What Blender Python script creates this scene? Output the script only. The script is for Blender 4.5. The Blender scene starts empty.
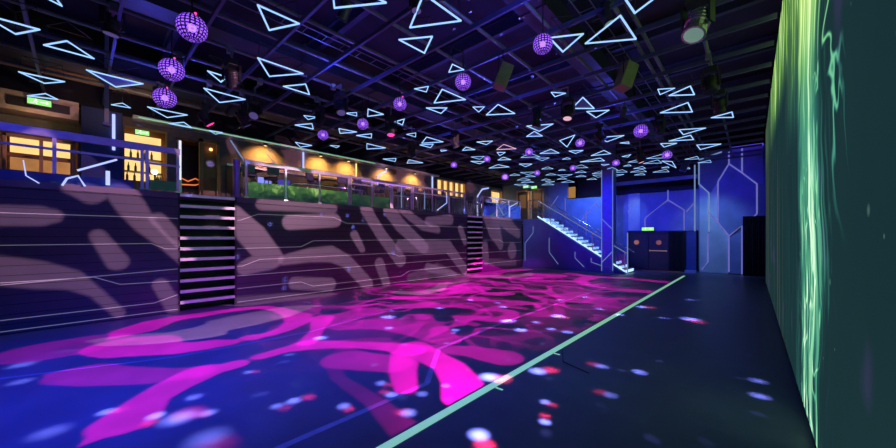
import bpy, bmesh, math, random
BALLS = [(-6.05,1.11,4.75,0.19),(-7.84,1.14,4.75,0.192),(-9.54,1.27,4.75,0.208),(-5.98,4.95,4.75,0.149),(-4.21,5.08,4.75,0.157),(-2.45,4.93,4.75,0.15),(-7.78,5.15,4.75,0.148),(-9.5,4.91,4.75,0.15),(-2.37,10.87,4.75,0.187),(-2.24,14.07,4.62,0.16),(-4.13,10.93,4.75,0.146),(-3.97,14.24,4.62,0.138),(-5.67,10.39,4.62,0.137),(-7.35,10.27,4.62,0.13),(-8.95,10.22,4.62,0.13),(-7.26,14.05,4.62,0.137),(-5.61,14.05,4.62,0.13),(-8.9,13.94,4.62,0.17)]
TRIS = [[(-8.18,-0.95),(-8.14,-0.41),(-8.6,-0.67),11.7,0],[(-8.74,-0.39),(-8.28,-0.13),(-8.74,0.18),68.2,0],[(-7.08,-0.16),(-6.96,-0.36),(-6.77,-0.24),50.5,0],[(-10.52,-0.78),(-10.49,-0.2),(-10.91,-0.48),42.6,0],[(-9.44,0.1),(-9.42,0.9),(-10.05,0.53),115.2,1],[(-12.16,-0.78),(-11.68,-0.5),(-11.96,-0.33),43.7,0],[(-11.48,0.53),(-11.14,0.7),(-11.41,0.86),121.4,0],[(-11.01,1.14),(-10.97,1.91),(-11.6,1.59),167.3,0],[(-12.18,1.71),(-11.74,1.97),(-12.17,2.23),181.7,0],[(-5.05,1.66),(-5.03,2.22),(-5.53,1.98),275.4,0],[(-6.54,2.15),(-6.51,2.95),(-7.12,2.55),276.7,0],[(-8.73,1.81),(-8.73,2.6),(-9.38,2.25),223.0,0],[(-7.77,1.67),(-8.12,1.97),(-7.78,1.99),218.7,0],[(-7.37,2.92),(-6.92,3.19),(-7.36,3.48),299.6,0],[(-8.74,3.98),(-8.61,4.28),(-8.96,4.2),309.6,0],[(-9.67,4.15),(-9.2,4.42),(-9.63,4.67),306.6,0],[(-11.42,4.92),(-11.39,5.47),(-11.91,5.3),302.6,0],[(-12.07,2.63),(-12.01,2.96),(-12.38,2.86),215.6,0],[(-4.32,2.4),(-3.7,2.82),(-3.81,2.07),350.4,0],[(-3.87,3.4),(-3.19,3.8),(-3.2,3.05),431.7,0],[(-4.24,3.49),(-3.78,3.79),(-4.22,4.04),418.5,0],[(-4.11,4.65),(-4.08,4.95),(-4.36,4.83),455.1,0],[(-4.97,5.29),(-4.94,6.05),(-5.62,5.7),447.4,0],[(-5.4,4.87),(-5.09,4.99),(-5.32,5.15),423.2,0],[(-5.98,5.79),(-5.6,6.13),(-5.96,6.3),438.0,0],[(-7.11,4.86),(-7.12,5.34),(-7.55,5.15),373.2,0],[(-7.79,4.62),(-7.53,4.8),(-7.74,4.94),352.7,0],[(-7.34,5.9),(-6.98,5.93),(-7.39,6.21),400.6,0],[(-9.03,5.16),(-8.92,5.69),(-9.42,5.42),345.2,0],[(-9.23,5.88),(-8.73,6.1),(-9.11,6.35),366.6,0],[(-9.77,6.63),(-9.75,7.41),(-10.37,7.04),373.1,0],[(-7.97,6.86),(-7.65,6.96),(-7.97,7.24),412.7,0],[(-7.71,7.48),(-7.69,8.23),(-8.34,7.86),430.5,0],[(-8.55,7.97),(-8.12,8.2),(-8.53,8.47),427.9,0],[(-10.92,5.9),(-10.74,6.16),(-11.02,6.21),335.4,0],[(-11.21,8.39),(-10.73,8.68),(-11.2,9.01),391.4,0],[(-10.52,9.18),(-10.51,9.97),(-11.08,9.56),413.0,1],[(-2.41,5.08),(-1.97,5.34),(-2.42,5.62),565.2,0],[(-2.04,5.63),(-1.41,5.26),(-1.39,6.05),613.9,0],[(-1.24,5.34),(-1.27,4.78),(-0.75,5.06),642.7,0],[(-3.29,7.02),(-3.07,7.28),(-3.33,7.3),557.4,0],[(-2.87,7.76),(-2.91,8.62),(-3.32,8.25),583.0,1],[(-3.12,8.71),(-2.67,8.99),(-3.1,9.32),597.2,0],[(-4.54,6.8),(-4.55,7.59),(-5.16,7.18),499.7,0],[(-4.81,8.68),(-4.17,9.02),(-4.77,9.37),539.7,1],[(-4.88,9.27),(-4.92,9.87),(-5.31,9.57),534.5,1],[(-6.86,9.01),(-6.4,9.26),(-6.81,9.49),485.3,0],[(-3.65,11.24),(-2.99,11.55),(-3.61,11.93),609.8,0],[(-4.73,10.73),(-4.12,10.46),(-4.87,11.66),567.2,0],[(-6.35,9.86),(-6.33,10.65),(-6.92,10.28),505.5,0],[(-7.14,10.63),(-6.91,10.84),(-7.35,11.13),500.7,0],[(-7.53,9.25),(-7.51,9.75),(-7.92,9.52),467.8,0],[(-8.48,8.94),(-8.36,9.15),(-8.62,9.11),442.9,0],[(-8.8,11.13),(-8.39,11.56),(-8.82,11.78),478.4,0],[(-8.31,12.45),(-8.21,13.2),(-9.06,12.82),498.7,0],[(-5.09,6.52),(-4.87,6.7),(-5.18,6.88),478.6,0],[(-1.51,8.43),(-1.23,8.61),(-1.53,8.78),664.1,0],[(-1.39,8.97),(-0.97,8.71),(-0.96,9.3),684.7,0],[(-1.75,10.07),(-1.13,9.74),(-1.13,10.55),680.1,0],[(-0.81,11.4),(-0.38,11.24),(-0.37,11.76),725.6,0],[(-1.61,12.04),(-1.01,12.37),(-1.59,12.7),689.4,0],[(-2.05,13.22),(-1.43,12.92),(-1.42,13.57),684.4,0],[(-1.42,14.44),(-0.79,14.85),(-1.4,15.28),706.0,0],[(-2.32,13.4),(-1.9,13.71),(-2.32,13.99),667.1,0],[(-2.81,16.5),(-2.51,16.89),(-2.6,18.53),670.0,0],[(-3.33,12.38),(-3.07,12.42),(-3.12,12.68),625.8,0],[(-4.69,13.55),(-4.05,13.04),(-4.02,13.73),601.9,0],[(-5.43,14.37),(-4.56,14.19),(-4.58,14.82),594.8,0],[(-5.04,12.26),(-4.62,12.52),(-5.01,12.79),575.8,0],[(-6.02,11.88),(-5.43,11.56),(-5.44,12.29),549.9,1],[(-3.83,14.51),(-3.48,14.39),(-3.67,14.76),627.0,0],[(-7.56,12.97),(-7.14,13.35),(-7.63,13.67),525.6,0],[(-7.38,11.43),(-7.38,12.0),(-7.82,11.71),502.5,0],[(-8.96,18.74),(-8.96,19.54),(-9.58,19.14),546.5,0],[(-5.6,14.97),(-5.6,15.77),(-6.22,15.37),577.9,0],[(-2.83,17.96),(-2.83,18.32),(-3.11,18.14),664.9,0],[(-4.55,17.35),(-4.55,18.15),(-5.17,17.75),618.0,0],[(-5.51,13.21),(-5.51,13.56),(-5.79,13.38),565.5,0],[(-4.02,16.34),(-4.02,16.7),(-4.3,16.52),626.8,0],[(-7.46,15.93),(-7.46,16.5),(-7.9,16.22),549.7,0],[(-2.57,15.16),(-2.57,15.96),(-3.19,15.56),655.2,0],[(-4.93,15.5),(-4.93,15.86),(-4.65,15.68),605.9,0],[(-1.29,17.66),(-1.29,18.23),(-1.73,17.95),704.3,0],[(-4.75,16.51),(-4.75,17.31),(-5.37,16.91),608.2,0],[(-9.44,17.08),(-9.44,17.88),(-10.06,17.48),525.8,0],[(-6.27,11.56),(-6.27,12.36),(-6.89,11.96),527.8,0],[(-8.31,10.53),(-8.31,11.1),(-7.87,10.81),479.7,0],[(-3.01,18.67),(-3.01,19.47),(-3.63,19.07),660.2,0],[(-3.83,17.89),(-3.83,18.69),(-4.45,18.29),637.3,0],[(-8.49,15.69),(-8.49,16.25),(-8.93,15.97),529.1,0],[(-6.5,17.46),(-6.5,18.04),(-6.94,17.75),579.9,0],[(-6.38,18.75),(-6.38,19.32),(-6.82,19.03),590.9,0],[(-2.89,16.14),(-2.89,16.94),(-3.51,16.54),651.5,0],[(-8.37,17.25),(-8.37,17.82),(-8.81,17.54),544.9,0],[(-8.51,14.7),(-8.51,15.5),(-7.89,15.1),529.8,0],[(-6.08,16.32),(-6.08,16.89),(-6.52,16.6),579.6,0],[(-5.28,18.43),(-5.28,19.0),(-4.84,18.72),619.4,0],[(-2.15,18.9),(-2.15,19.25),(-2.43,19.08),685.9,0],[(-6.9,14.37),(-6.9,14.94),(-7.34,14.65),546.0,0],[(-1.61,16.5),(-1.61,17.07),(-2.05,16.79),691.4,0],[(-6.11,17.9),(-6.11,18.7),(-5.49,18.3),601.6,0],[(-7.66,18.62),(-7.66,19.42),(-8.28,19.02),566.5,0],[(-6.51,12.48),(-6.51,13.05),(-6.07,12.77),544.1,0],[(-7.57,17.55),(-7.57,18.12),(-8.01,17.84),561.0,0],[(-7.43,16.59),(-7.43,17.39),(-6.81,16.99),566.5,0],[(-10.71,17.8),(-10.71,18.6),(-10.09,18.2),522.1,0],[(-9.18,16.2),(-9.18,17.0),(-9.8,16.6),522.1,0],[(-6.62,15.32),(-6.62,15.68),(-6.9,15.5),561.1,0],[(-5.54,17.14),(-5.54,17.71),(-5.98,17.42),596.6,0],[(-3.67,17.16),(-3.67,17.73),(-4.11,17.45),638.7,0],[(-3.49,15.52),(-3.49,16.09),(-3.93,15.8),633.8,0],[(-8.84,18.11),(-8.84,18.68),(-8.4,18.39),551.1,0],[(-10.33,18.88),(-10.33,19.68),(-10.95,19.28),527.4,0],[(-4.07,19.0),(-4.07,19.57),(-4.51,19.29),639.0,0],[(-8.9,14.79),(-8.9,15.36),(-9.34,15.07),513.4,0]]
MAGENTA = [(1,[(-4.06,0.02,0.015),(-4.29,0.29,0.262),(-4.66,0.48,0.194),(-4.9,0.72,0.22),(-5.13,1.03,0.258),(-5.1,1.25,0.16),(-5.11,1.42,0.146)]),(1,[(-5.18,1.73,0.12),(-5.21,2.08,0.135),(-5.19,2.4,0.237),(-4.95,2.67,0.184),(-4.58,2.98,0.151),(-4.11,3.27,0.192),(-3.84,3.33,0.27)]),(1,[(-6.71,3.46,0.229),(-5.83,2.89,0.12),(-5.31,2.47,0.156)]),(1,[(-7.5,0.28,0.115),(-7.33,0.46,0.465),(-7.13,0.62,0.546),(-6.8,0.74,0.346),(-6.46,1.05,0.272),(-6.37,1.35,0.261),(-6.24,1.62,0.162)]),(1,[(-7.94,0.37,0.068),(-8.35,0.7,0.354),(-8.77,1.04,0.3),(-8.95,1.39,0.236),(-8.91,1.77,0.229),(-8.97,2.21,0.185),(-8.89,2.69,0.193),(-8.75,3.01,0.164),(-8.21,3.16,0.177),(-7.66,3.17,0.205),(-7.24,3.17,0.279),(-6.81,2.99,0.257),(-6.41,2.59,0.173),(-6.25,2.21,0.126),(-6.28,1.96,0.175)]),(0.45,[(-6.46,-0.27,0.03),(-6.21,0.01,0.316),(-5.87,0.22,0.295),(-5.37,0.67,0.232),(-5.17,0.99,0.214)]),(0.3,[(-7.81,-0.52,0.157),(-7.83,-0.27,0.592),(-7.83,0.06,0.6)]),(0.9,[(-3.87,3.49,0.246),(-3.5,3.38,0.226),(-2.95,3.28,0.218),(-2.55,3.04,0.236),(-2.25,2.78,0.27)]),(0.9,[(-3.73,3.19,0.22),(-3.28,2.76,0.175),(-2.87,2.46,0.127)]),(0.45,[(-4.17,2.51,0.351),(-3.91,2.63,0.301),(-3.58,2.83,0.288)]),(0.12,[(-4.61,2.75,0.15),(-4.34,2.34,0.107),(-3.69,2.1,0.081),(-2.87,2.05,0.106),(-2.21,1.92,0.145)]),(0.9,[(-8.97,12.15,0.794),(-9.54,13.67,0.722),(-8.68,15.79,0.277)]),(0.9,[(-7.49,14.0,0.429),(-6.51,14.09,0.606)]),(0.8,[(-7.88,11.72,0.259),(-6.7,12.69,0.351)]),(0.9,[(-9.38,7.76,0.195),(-8.84,8.44,0.198),(-8.28,9.12,0.202)]),(0.9,[(-7.3,6.04,0.273),(-6.65,6.58,0.156),(-6.24,7.21,0.12)]),(0.9,[(-6.92,8.15,0.702),(-6.79,8.81,0.542)]),(0.9,[(-7.63,8.77,0.238),(-7.46,9.44,0.378)]),(0.9,[(-6.26,15.34,0.274),(-5.07,14.64,0.371),(-3.71,15.35,0.217)]),(0.9,[(-5.04,14.66,0.386),(-5.02,13.27,0.264),(-4.38,12.13,0.188),(-3.75,11.78,0.15)]),(0.6,[(-3.4,11.71,0.234),(-2.18,11.89,0.326)]),(0.7,[(-6.07,11.98,0.304),(-4.98,12.87,0.224)]),(0.6,[(-3.22,14.97,0.358),(-2.46,14.86,0.335)]),(0.4,[(-3.65,3.59,0.164),(-3.11,3.93,0.223),(-2.62,4.03,0.298)]),(0.45,[(-5.77,3.42,0.303),(-5.43,4.04,0.406),(-4.54,4.29,0.484),(-3.76,4.07,0.282)])]
MAUVE = [(1,[(-1.12,2.06,0.18),(-0.91,2.07,0.18),(-0.48,2.08,0.18),(-0.33,2.09,0.13)]),(1,[(0.59,2.58,0.225),(0.74,2.33,0.239),(0.94,1.98,0.196),(1.26,1.59,0.135),(1.63,1.25,0.179)]),(1,[(-0.15,2.63,0.092),(0.16,2.55,0.197),(0.28,2.55,0.122)]),(1,[(0.31,2.67,0.063),(0.58,2.6,0.126)]),(1,[(0.26,1.72,0.124),(0.53,1.2,0.177)]),(1,[(-1.12,1.16,0.25),(-0.91,1.12,0.25),(-0.49,1.01,0.25),(-0.1,0.89,0.19),(0.22,0.61,0.099),(0.55,0.15,0.095)]),(1,[(1.2,0.65,0.135),(1.43,0.14,0.15)]),(1,[(1.17,2.08,0.142),(1.52,1.61,0.123)]),(1,[(2.58,2.23,0.261),(3.04,1.73,0.337),(3.48,1.14,0.304),(2.86,0.91,0.185)]),(1,[(3.98,2.11,0.21),(5.35,2.21,0.205)]),(1,[(3.82,1.06,0.14),(4.56,1.17,0.205),(5.21,1.18,0.247),(5.73,0.94,0.212),(6.54,0.12,0.216)]),(1,[(4.12,0.39,0.178),(5.18,0.24,0.2)]),(1,[(6.04,1.77,0.145),(6.33,1.29,0.113)]),(1,[(6.46,2.64,0.215),(7.14,1.74,0.22),(7.97,0.85,0.254)]),(1,[(7.45,2.67,0.27),(7.96,2.14,0.262),(9.17,1.28,0.24)]),(1,[(7.03,0.78,0.194),(7.33,0.04,0.156)]),(1,[(9.39,2.32,0.18),(10.71,2.43,0.21)]),(1,[(8.02,2.71,0.143),(9.09,2.15,0.194),(9.96,1.99,0.14)]),(1,[(11.41,2.05,0.176),(11.72,1.48,0.147)]),(1,[(7.95,1.37,0.22),(9.5,1.3,0.28),(10.58,1.29,0.269),(11.87,0.06,0.217)]),(1,[(9.39,0.48,0.18),(11.03,0.06,0.11)]),(1,[(13.38,2.7,0.293),(14.03,2.11,0.554),(14.61,1.29,0.251)]),(1,[(14.02,2.88,0.268),(15.38,2.34,0.385),(16.36,1.86,0.244)]),(1,[(13.25,1.24,0.246),(13.34,0.58,0.262)]),(1,[(15.73,0.95,0.437)]),(0.62,[(-1.57,-1.77,0.532),(-1.88,-2.35,0.762),(-1.03,-2.16,0.452),(-0.19,-2.08,0.484),(1.1,-1.67,0.576),(2.45,-1.29,0.387)]),(0.62,[(0.55,-1.69,0.473),(1.34,-1.48,0.461),(2.7,-1.18,0.291),(3.08,-1.34,0.192)]),(0.62,[(2.7,-0.03,0.23),(3.86,-0.1,0.244),(4.97,-0.19,0.172)]),(0.62,[(6.64,-1.38,0.331),(7.1,-2.13,0.378),(8.39,-1.94,0.386),(9.44,-1.08,0.242),(10.99,-1.16,0.235)]),(0.62,[(8.48,0.15,0.185),(9.91,0.35,0.277),(11.07,-0.14,0.304),(15.17,-1.8,0.337),(17.09,-2.04,0.428)]),(0.62,[(13.77,0.45,0.197),(16.05,0.28,0.155)]),(0.6,[(3.26,2.57,0.16),(4.26,2.59,0.16),(5.25,2.56,0.16)])]
DOTS = [((-4.65,0.18),(-4.61,0.26),0.07,0.8),((-4.2,0.49),(-4.08,0.43),0.07,1.4),((-3.99,0.63),(-4.03,0.71),0.13,0.8),((-3.89,0.84),(-3.9,0.8),0.07,0.7),((-4.39,0.82),None,0.07,0.5),((-4.69,1.44),(-4.63,1.49),0.06,0.5),((-3.41,0.73),(-3.23,0.74),0.15,0.4),((-3.54,1.34),(-3.44,1.38),0.06,0.6),((-3.52,1.5),(-3.49,1.64),0.07,0.9),((-3.04,1.79),(-2.95,1.79),0.06,0.8),((-3.2,2.36),(-3.1,2.39),0.06,0.6),((-2.88,2.26),(-2.99,2.25),0.06,0.9),((-2.46,2.14),(-2.52,2.11),0.07,0.8),((-2.36,3.35),(-2.23,3.4),0.11,2.4),((-2.01,3.91),(-1.91,4.05),0.1,1.2),((-1.58,3.23),(-1.5,3.22),0.05,0.6),((-1.41,2.88),(-1.46,2.98),0.05,0.7),((-1.74,2.31),(-1.62,2.23),0.08,1.8),((-2.59,2.82),None,0.05,0.5),((-2.65,2.5),None,0.06,0.5),((-3.09,6.93),(-2.99,6.9),0.13,2.0),((-1.98,9.19),(-1.85,9.31),0.12,1.0),((-0.95,8.51),(-0.82,8.36),0.15,1.0),((-2.45,5.87),None,0.09,0.9),((-2.75,5.86),None,0.08,0.9),((-2.13,7.93),(-2.15,7.78),0.08,0.7),((-3.13,5.43),None,0.1,1.8),((-1.47,4.62),(-1.58,4.63),0.08,0.5),((-1.05,4.74),None,0.08,0.6),((-1.13,3.84),(-1.23,3.84),0.07,0.3),((0.05,5.39),None,0.08,0.4),((0.06,4.89),None,0.08,0.5),((-3.67,5.82),None,0.12,1.4),((-4.48,6.92),None,0.1,1.2),((-4.84,7.26),None,0.08,0.8),((-5.73,4.41),None,0.14,1.3),((-5.02,3.89),None,0.08,1.0),((-5.38,2.73),None,0.1,1.2),((-7.18,-0.51),None,0.12,0.4),((-6.36,-0.46),None,0.1,0.35),((-4.53,-0.17),None,0.12,0.3),((-3.2,6.14),None,0.08,0.8),((-2.66,8.27),None,0.1,0.6),((-3.5,9.64),None,0.1,0.8),((-3.84,8.73),None,0.1,0.7),((-5.64,7.09),None,0.1,0.8),((-5.53,5.81),None,0.1,0.7),((-4.02,4.62),None,0.08,0.7),((-1.24,11.08),None,0.12,0.3),((-1.37,8.25),None,0.1,0.3)]
STAIRWALL_LINES = [[(-8.92,2.3),(-8.92,1.92),(-9.41,1.36),(-9.41,0.36)],[(-7.98,1.65),(-7.98,0.9),(-7.49,0.29)],[(-6.6,0.95),(-6.6,0.64),(-6.15,0.22)],[(-5.81,0.68),(-5.81,0.48),(-5.3,0.32)]]
BACKWALL_LINES = [[(-8.46,4.08),(-8.46,2.92)],[(-9.43,3.53),(-8.91,4.24)],[(-7.67,2.47),(-6.64,3.65)],[(-6.64,3.65),(-6.42,3.35)],[(-7.2,3.28),(-7.2,1.76)],[(-6.86,1.76),(-6.47,2.16)],[(-4.97,3.05),(-4.49,3.88)],[(-4.97,3.05),(-4.77,2.77)],[(-4.16,2.7),(-3.14,3.57),(-3.14,4.07)],[(-3.14,3.57),(-2.47,3.03),(-2.47,1.99)],[(-4.16,2.7),(-4.16,1.96)],[(-2.39,2.92),(-2.07,3.34)]]
PANEL_LINES = [[(-1.88,5.34),(-1.88,4.24),(-1.5,3.77),(-1.5,1.94)],[(-1.88,5.39),(-1.03,5.63)],[(-0.78,5.59),(-0.78,5.04),(-1.17,4.26),(-1.17,2.3)],[(-0.78,5.04),(-0.33,4.57)],[(-0.33,5.69),(-0.33,4.57),(0.16,4.02),(0.16,2.71)],[(0.16,2.71),(-0.78,1.75),(-0.78,0.1)],[(-1.5,2.88),(-0.78,1.75)],[(-0.33,2.19),(-0.33,0.04)],[(-1.54,1.84),(-1.54,0.52),(-1.77,0.13)],[(-2.04,5.17),(-2.04,0.06)]]
COLUMN_LINES = [[(-5.27,2.55),(-4.83,2.07)],[(-5.27,0.51),(-4.83,1.0)],[(-5.29,4.88),(-5.29,0.09)],[(-4.8,4.82),(-4.8,0.12)]]
HEADS = [((-7.39,1.97),4.75,'magenta'),((-9.87,2.07),4.6,'magenta'),((-7.18,5.63),4.6,'magenta'),((-8.83,2.84),4.7,'lilac'),((-9.42,2.76),4.65,'lilac'),((-7.14,4.13),4.75,'lilac'),((-3.52,3.22),5.02,'lilac'),((-0.57,5.85),4.7,'green'),((-0.61,8.47),4.75,'dark'),((-3.25,7.84),4.68,'pink'),((-6.95,7.98),4.7,'lilac'),((-0.57,10.1),4.8,'dark'),((-3.1,14.08),4.65,'pink'),((-1.69,5.54),5.14,'white'),((-3.34,10.4),4.7,'dark'),((-4.35,8.42),4.9,'dark'),((-7.79,0.37),5.2,'lilac'),((-8.15,7.24),4.45,'lilac'),((-8.34,4.22),4.75,'dark'),((-1.94,11.11),4.8,'dark')]
SPEAKERS = [((-1.81,7.12),0.5),((-3.57,5.52),0.45),((-2.14,17.54),0.55)]
from mathutils import Vector, Matrix
random.seed(11)
PI = math.pi
sc = bpy.context.scene
COL = sc.collection

# ------------------------------------------------------------------ helpers
class B:
    def __init__(self): self.bm = bmesh.new()
    def box(self, x0, x1, y0, y1, z0, z1):
        vs = [self.bm.verts.new((x, y, z)) for z in (z0, z1) for x, y in ((x0, y0), (x1, y0), (x1, y1), (x0, y1))]
        for f in ((3,2,1,0), (4,5,6,7), (0,1,5,4), (1,2,6,5), (2,3,7,6), (3,0,4,7)):
            self.bm.faces.new([vs[i] for i in f])
        return self
    def obox(self, c, size, rot):
        m = Matrix.Translation(c) @ rot.to_4x4() @ Matrix.Diagonal((size[0], size[1], size[2], 1))
        bmesh.ops.create_cube(self.bm, size=1, matrix=m)
        return self
    def tube(self, pts, r, n=6, cap=True):
        pts = [Vector(p) for p in pts]
        rings = []
        for i, p in enumerate(pts):
            if i == 0: d = pts[1] - p
            elif i == len(pts) - 1: d = p - pts[i-1]
            else: d = (pts[i+1] - p).normalized() + (p - pts[i-1]).normalized()
            d = d.normalized()
            up = Vector((0, 0, 1)) if abs(d.z) < .9 else Vector((1, 0, 0))
            a = d.cross(up).normalized(); b = d.cross(a).normalized()
            off = PI / n
            rings.append([self.bm.verts.new(p + r * (math.cos(2*PI*k/n+off) * a + math.sin(2*PI*k/n+off) * b)) for k in range(n)])
        for q, w in zip(rings, rings[1:]):
            for k in range(n):
                self.bm.faces.new((q[k], q[(k+1) % n], w[(k+1) % n], w[k]))
        if cap:
            self.bm.faces.new(rings[0][::-1]); self.bm.faces.new(rings[-1])
        return self
    def lathe(self, prof, c=(0,0,0), n=16, rot=None):
        M = Matrix.Translation(c) @ (rot.to_4x4() if rot else Matrix.Identity(4))
        rings = []
        for r, z in prof:
            rings.append([self.bm.verts.new(M @ Vector((r*math.cos(2*PI*k/n), r*math.sin(2*PI*k/n), z))) for k in range(n)])
        for q, w in zip(rings, rings[1:]):
            for k in range(n):
                self.bm.faces.new((q[k], q[(k+1) % n], w[(k+1) % n], w[k]))
        self.bm.faces.new(rings[0][::-1]); self.bm.faces.new(rings[-1])
        return self
    def prism(self, poly, axis, a, b):
        """poly in the two other axes, extruded from a to b along axis"""
        def P(u, v, w):
            return (w, u, v) if axis == 'x' else (u, w, v) if axis == 'y' else (u, v, w)
        A = [self.bm.verts.new(P(u, v, a)) for u, v in poly]
        C = [self.bm.verts.new(P(u, v, b)) for u, v in poly]
        self.bm.faces.new(A); self.bm.faces.new(C[::-1])
        n = len(poly)
        for i in range(n):
            self.bm.faces.new((A[i], C[i], C[(i+1) % n], A[(i+1) % n]))
        return self
    def sphere(self, c, r, u=16, v=10):
        bmesh.ops.create_uvsphere(self.bm, u_segments=u, v_segments=v, radius=r, matrix=Matrix.Translation(c))
        return self
    def build(self, name, mat, parent=None, smooth=False, bevel=0):
        bmesh.ops.recalc_face_normals(self.bm, faces=self.bm.faces)
        me = bpy.data.meshes.new(name)
        self.bm.to_mesh(me); self.bm.free()
        if smooth:
            for p in me.polygons: p.use_smooth = True
        me.materials.append(mat)
        o = bpy.data.objects.new(name, me); COL.objects.link(o)
        if parent: o.parent = parent
        if bevel:
            md = o.modifiers.new('bevel', 'BEVEL'); md.width = bevel; md.segments = 2; md.limit_method = 'ANGLE'
        return o

def tag(o, label, cat, group=None, kind=None):
    if label: o['label'] = label
    if cat: o['category'] = cat
    if group: o['group'] = group
    if kind: o['kind'] = kind
    return o
def empty(name, loc, label, cat, group=None, rz=0):
    o = bpy.data.objects.new(name, None); COL.objects.link(o)
    o.location = loc; o.rotation_euler = (0, 0, rz); o.empty_display_size = .1
    return tag(o, label, cat, group)
def structure(o):
    o['kind'] = 'structure'; return o
ORD = ['nearest', 'second', 'third', 'fourth', 'fifth', 'sixth', 'seventh', 'eighth', 'ninth', 'tenth', 'eleventh', 'twelfth', 'thirteenth', 'fourteenth', 'fifteenth', 'sixteenth', 'seventeenth', 'eighteenth', 'nineteenth', 'twentieth', 'twenty-first', 'twenty-second', 'twenty-third', 'twenty-fourth', 'twenty-fifth', 'twenty-sixth', 'twenty-seventh', 'twenty-eighth', 'twenty-ninth', 'thirtieth'] 
LR = ['leftmost'] + [o + ' from the left' for o in ORD[1:]]

# ------------------------------------------------------------------ materials
def new_mat(name):
    m = bpy.data.materials.new(name); m.use_nodes = True
    return m, m.node_tree.nodes, m.node_tree.links, m.node_tree.nodes['Principled BSDF']
def solid(name, col, rough=.5, metal=0, var=.15, scale=6, emit=None, es=0, spec=.5, bump=0):
    m, N, L, P = new_mat(name)
    tc = N.new('ShaderNodeTexCoord'); no = N.new('ShaderNodeTexNoise'); no.inputs['Scale'].default_value = scale
    no.inputs['Detail'].default_value = 4
    L.new(tc.outputs['Object'], no.inputs['Vector'])
    r = N.new('ShaderNodeValToRGB')
    r.color_ramp.elements[0].position = .3; r.color_ramp.elements[1].position = .7
    r.color_ramp.elements[0].color = [c * (1 - var) for c in col] + [1]
    r.color_ramp.elements[1].color = [min(1, c * (1 + var)) for c in col] + [1]
    L.new(no.outputs['Fac'], r.inputs['Fac']); L.new(r.outputs['Color'], P.inputs['Base Color'])
    P.inputs['Roughness'].default_value = rough; P.inputs['Metallic'].default_value = metal
    P.inputs['Specular IOR Level'].default_value = spec
    if emit:
        P.inputs['Emission Color'].default_value = (*emit, 1); P.inputs['Emission Strength'].default_value = es
    if bump:
        b = N.new('ShaderNodeBump'); b.inputs['Strength'].default_value = bump; b.inputs['Distance'].default_value = .01
        L.new(no.outputs['Fac'], b.inputs['Height']); L.new(b.outputs['Normal'], P.inputs['Normal'])
    return m
def glow(name, col, es, var=.12, scale=3):
    m, N, L, P = new_mat(name)
    N.remove(P)
    e = N.new('ShaderNodeEmission'); e.inputs['Color'].default_value = (*col, 1)
    tc = N.new('ShaderNodeTexCoord'); no = N.new('ShaderNodeTexNoise'); no.inputs['Scale'].default_value = scale
    L.new(tc.outputs['Object'], no.inputs['Vector'])
    mr = N.new('ShaderNodeMapRange'); mr.inputs['To Min'].default_value = es * (1 - var); mr.inputs['To Max'].default_value = es * (1 + var)
    L.new(no.outputs['Fac'], mr.inputs['Value']); L.new(mr.outputs['Result'], e.inputs['Strength'])
    L.new(e.outputs['Emission'], N['Material Output'].inputs['Surface'])
    return m

# glass for the balustrades: part mirror, part clear
def glass(name, tint, refl):
    m, N, L, P = new_mat(name); N.remove(P)
    tr = N.new('ShaderNodeBsdfTransparent'); tr.inputs['Color'].default_value = (*tint, 1)
    gl = N.new('ShaderNodeBsdfGlossy'); gl.inputs['Roughness'].default_value = .06
    tc = N.new('ShaderNodeTexCoord'); no = N.new('ShaderNodeTexNoise'); no.inputs['Scale'].default_value = 2.2
    L.new(tc.outputs['Object'], no.inputs['Vector'])
    b = N.new('ShaderNodeBump'); b.inputs['Strength'].default_value = .25; b.inputs['Distance'].default_value = .03
    L.new(no.outputs['Fac'], b.inputs['Height']); L.new(b.outputs['Normal'], gl.inputs['Normal'])
    mx = N.new('ShaderNodeMixShader'); mx.inputs[0].default_value = refl
    L.new(tr.outputs[0], mx.inputs[1]); L.new(gl.outputs[0], mx.inputs[2])
    L.new(mx.outputs[0], N['Material Output'].inputs['Surface'])
    return m
M = {}
M['black'] = solid('black_paint', (.02, .02, .024), .5)
M['deck'] = solid('ceiling_deck', (.022, .02, .035), .8, scale=1.5, var=.4)
M['pipe'] = solid('pipe_grey', (.22, .25, .25), .45, .3)
M['beam'] = solid('beam_blue_grey', (.10, .11, .22), .5, .2)
M['joist'] = solid('joist_paint', (.06, .06, .12), .6)
M['duct'] = solid('duct_metal', (.07, .07, .1), .5, .3)
M['bulkhead'] = solid('brown_bulkhead', (.32, .19, .12), .7)
M['bank'] = solid('bank_panel', (.12, .115, .14), .55, scale=2, var=.12)
M['bankback'] = solid('bank_recess', (.10, .14, .12), .6)
M['tread'] = solid('tread_grey', (.12, .12, .15), .5)
M['nosing'] = solid('aluminium_nosing', (.55, .52, .58), .35, .2, emit=(.5, .42, .8), es=.10)  # faint glow added so the metal reads as brightly lit
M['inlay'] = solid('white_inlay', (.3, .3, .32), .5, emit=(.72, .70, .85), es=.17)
M['navy'] = solid('navy_wall', (.035, .06, .25), .55, scale=2)
M['bluewall'] = solid('blue_wall', (.20, .24, .5), .6, scale=2)
M['paleblue'] = solid('pale_blue_panel', (.42, .52, .62), .55, scale=1.5)
M['slate'] = solid('slate_panel', (.14, .2, .28), .55, scale=1.5)
M['column'] = solid('column_blue', (.13, .15, .42), .55)
M['tan'] = solid('tan_plaster', (.42, .34, .27), .8)
M['mauve'] = solid('mezzanine_plaster', (.26, .2, .2), .8)
M['olive'] = solid('olive_panel', (.10, .11, .05), .7)
M['dark'] = solid('dark_panel', (.035, .03, .04), .5)
M['wood'] = solid('warm_wood', (.35, .17, .07), .5, scale=3, var=.3)
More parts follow.
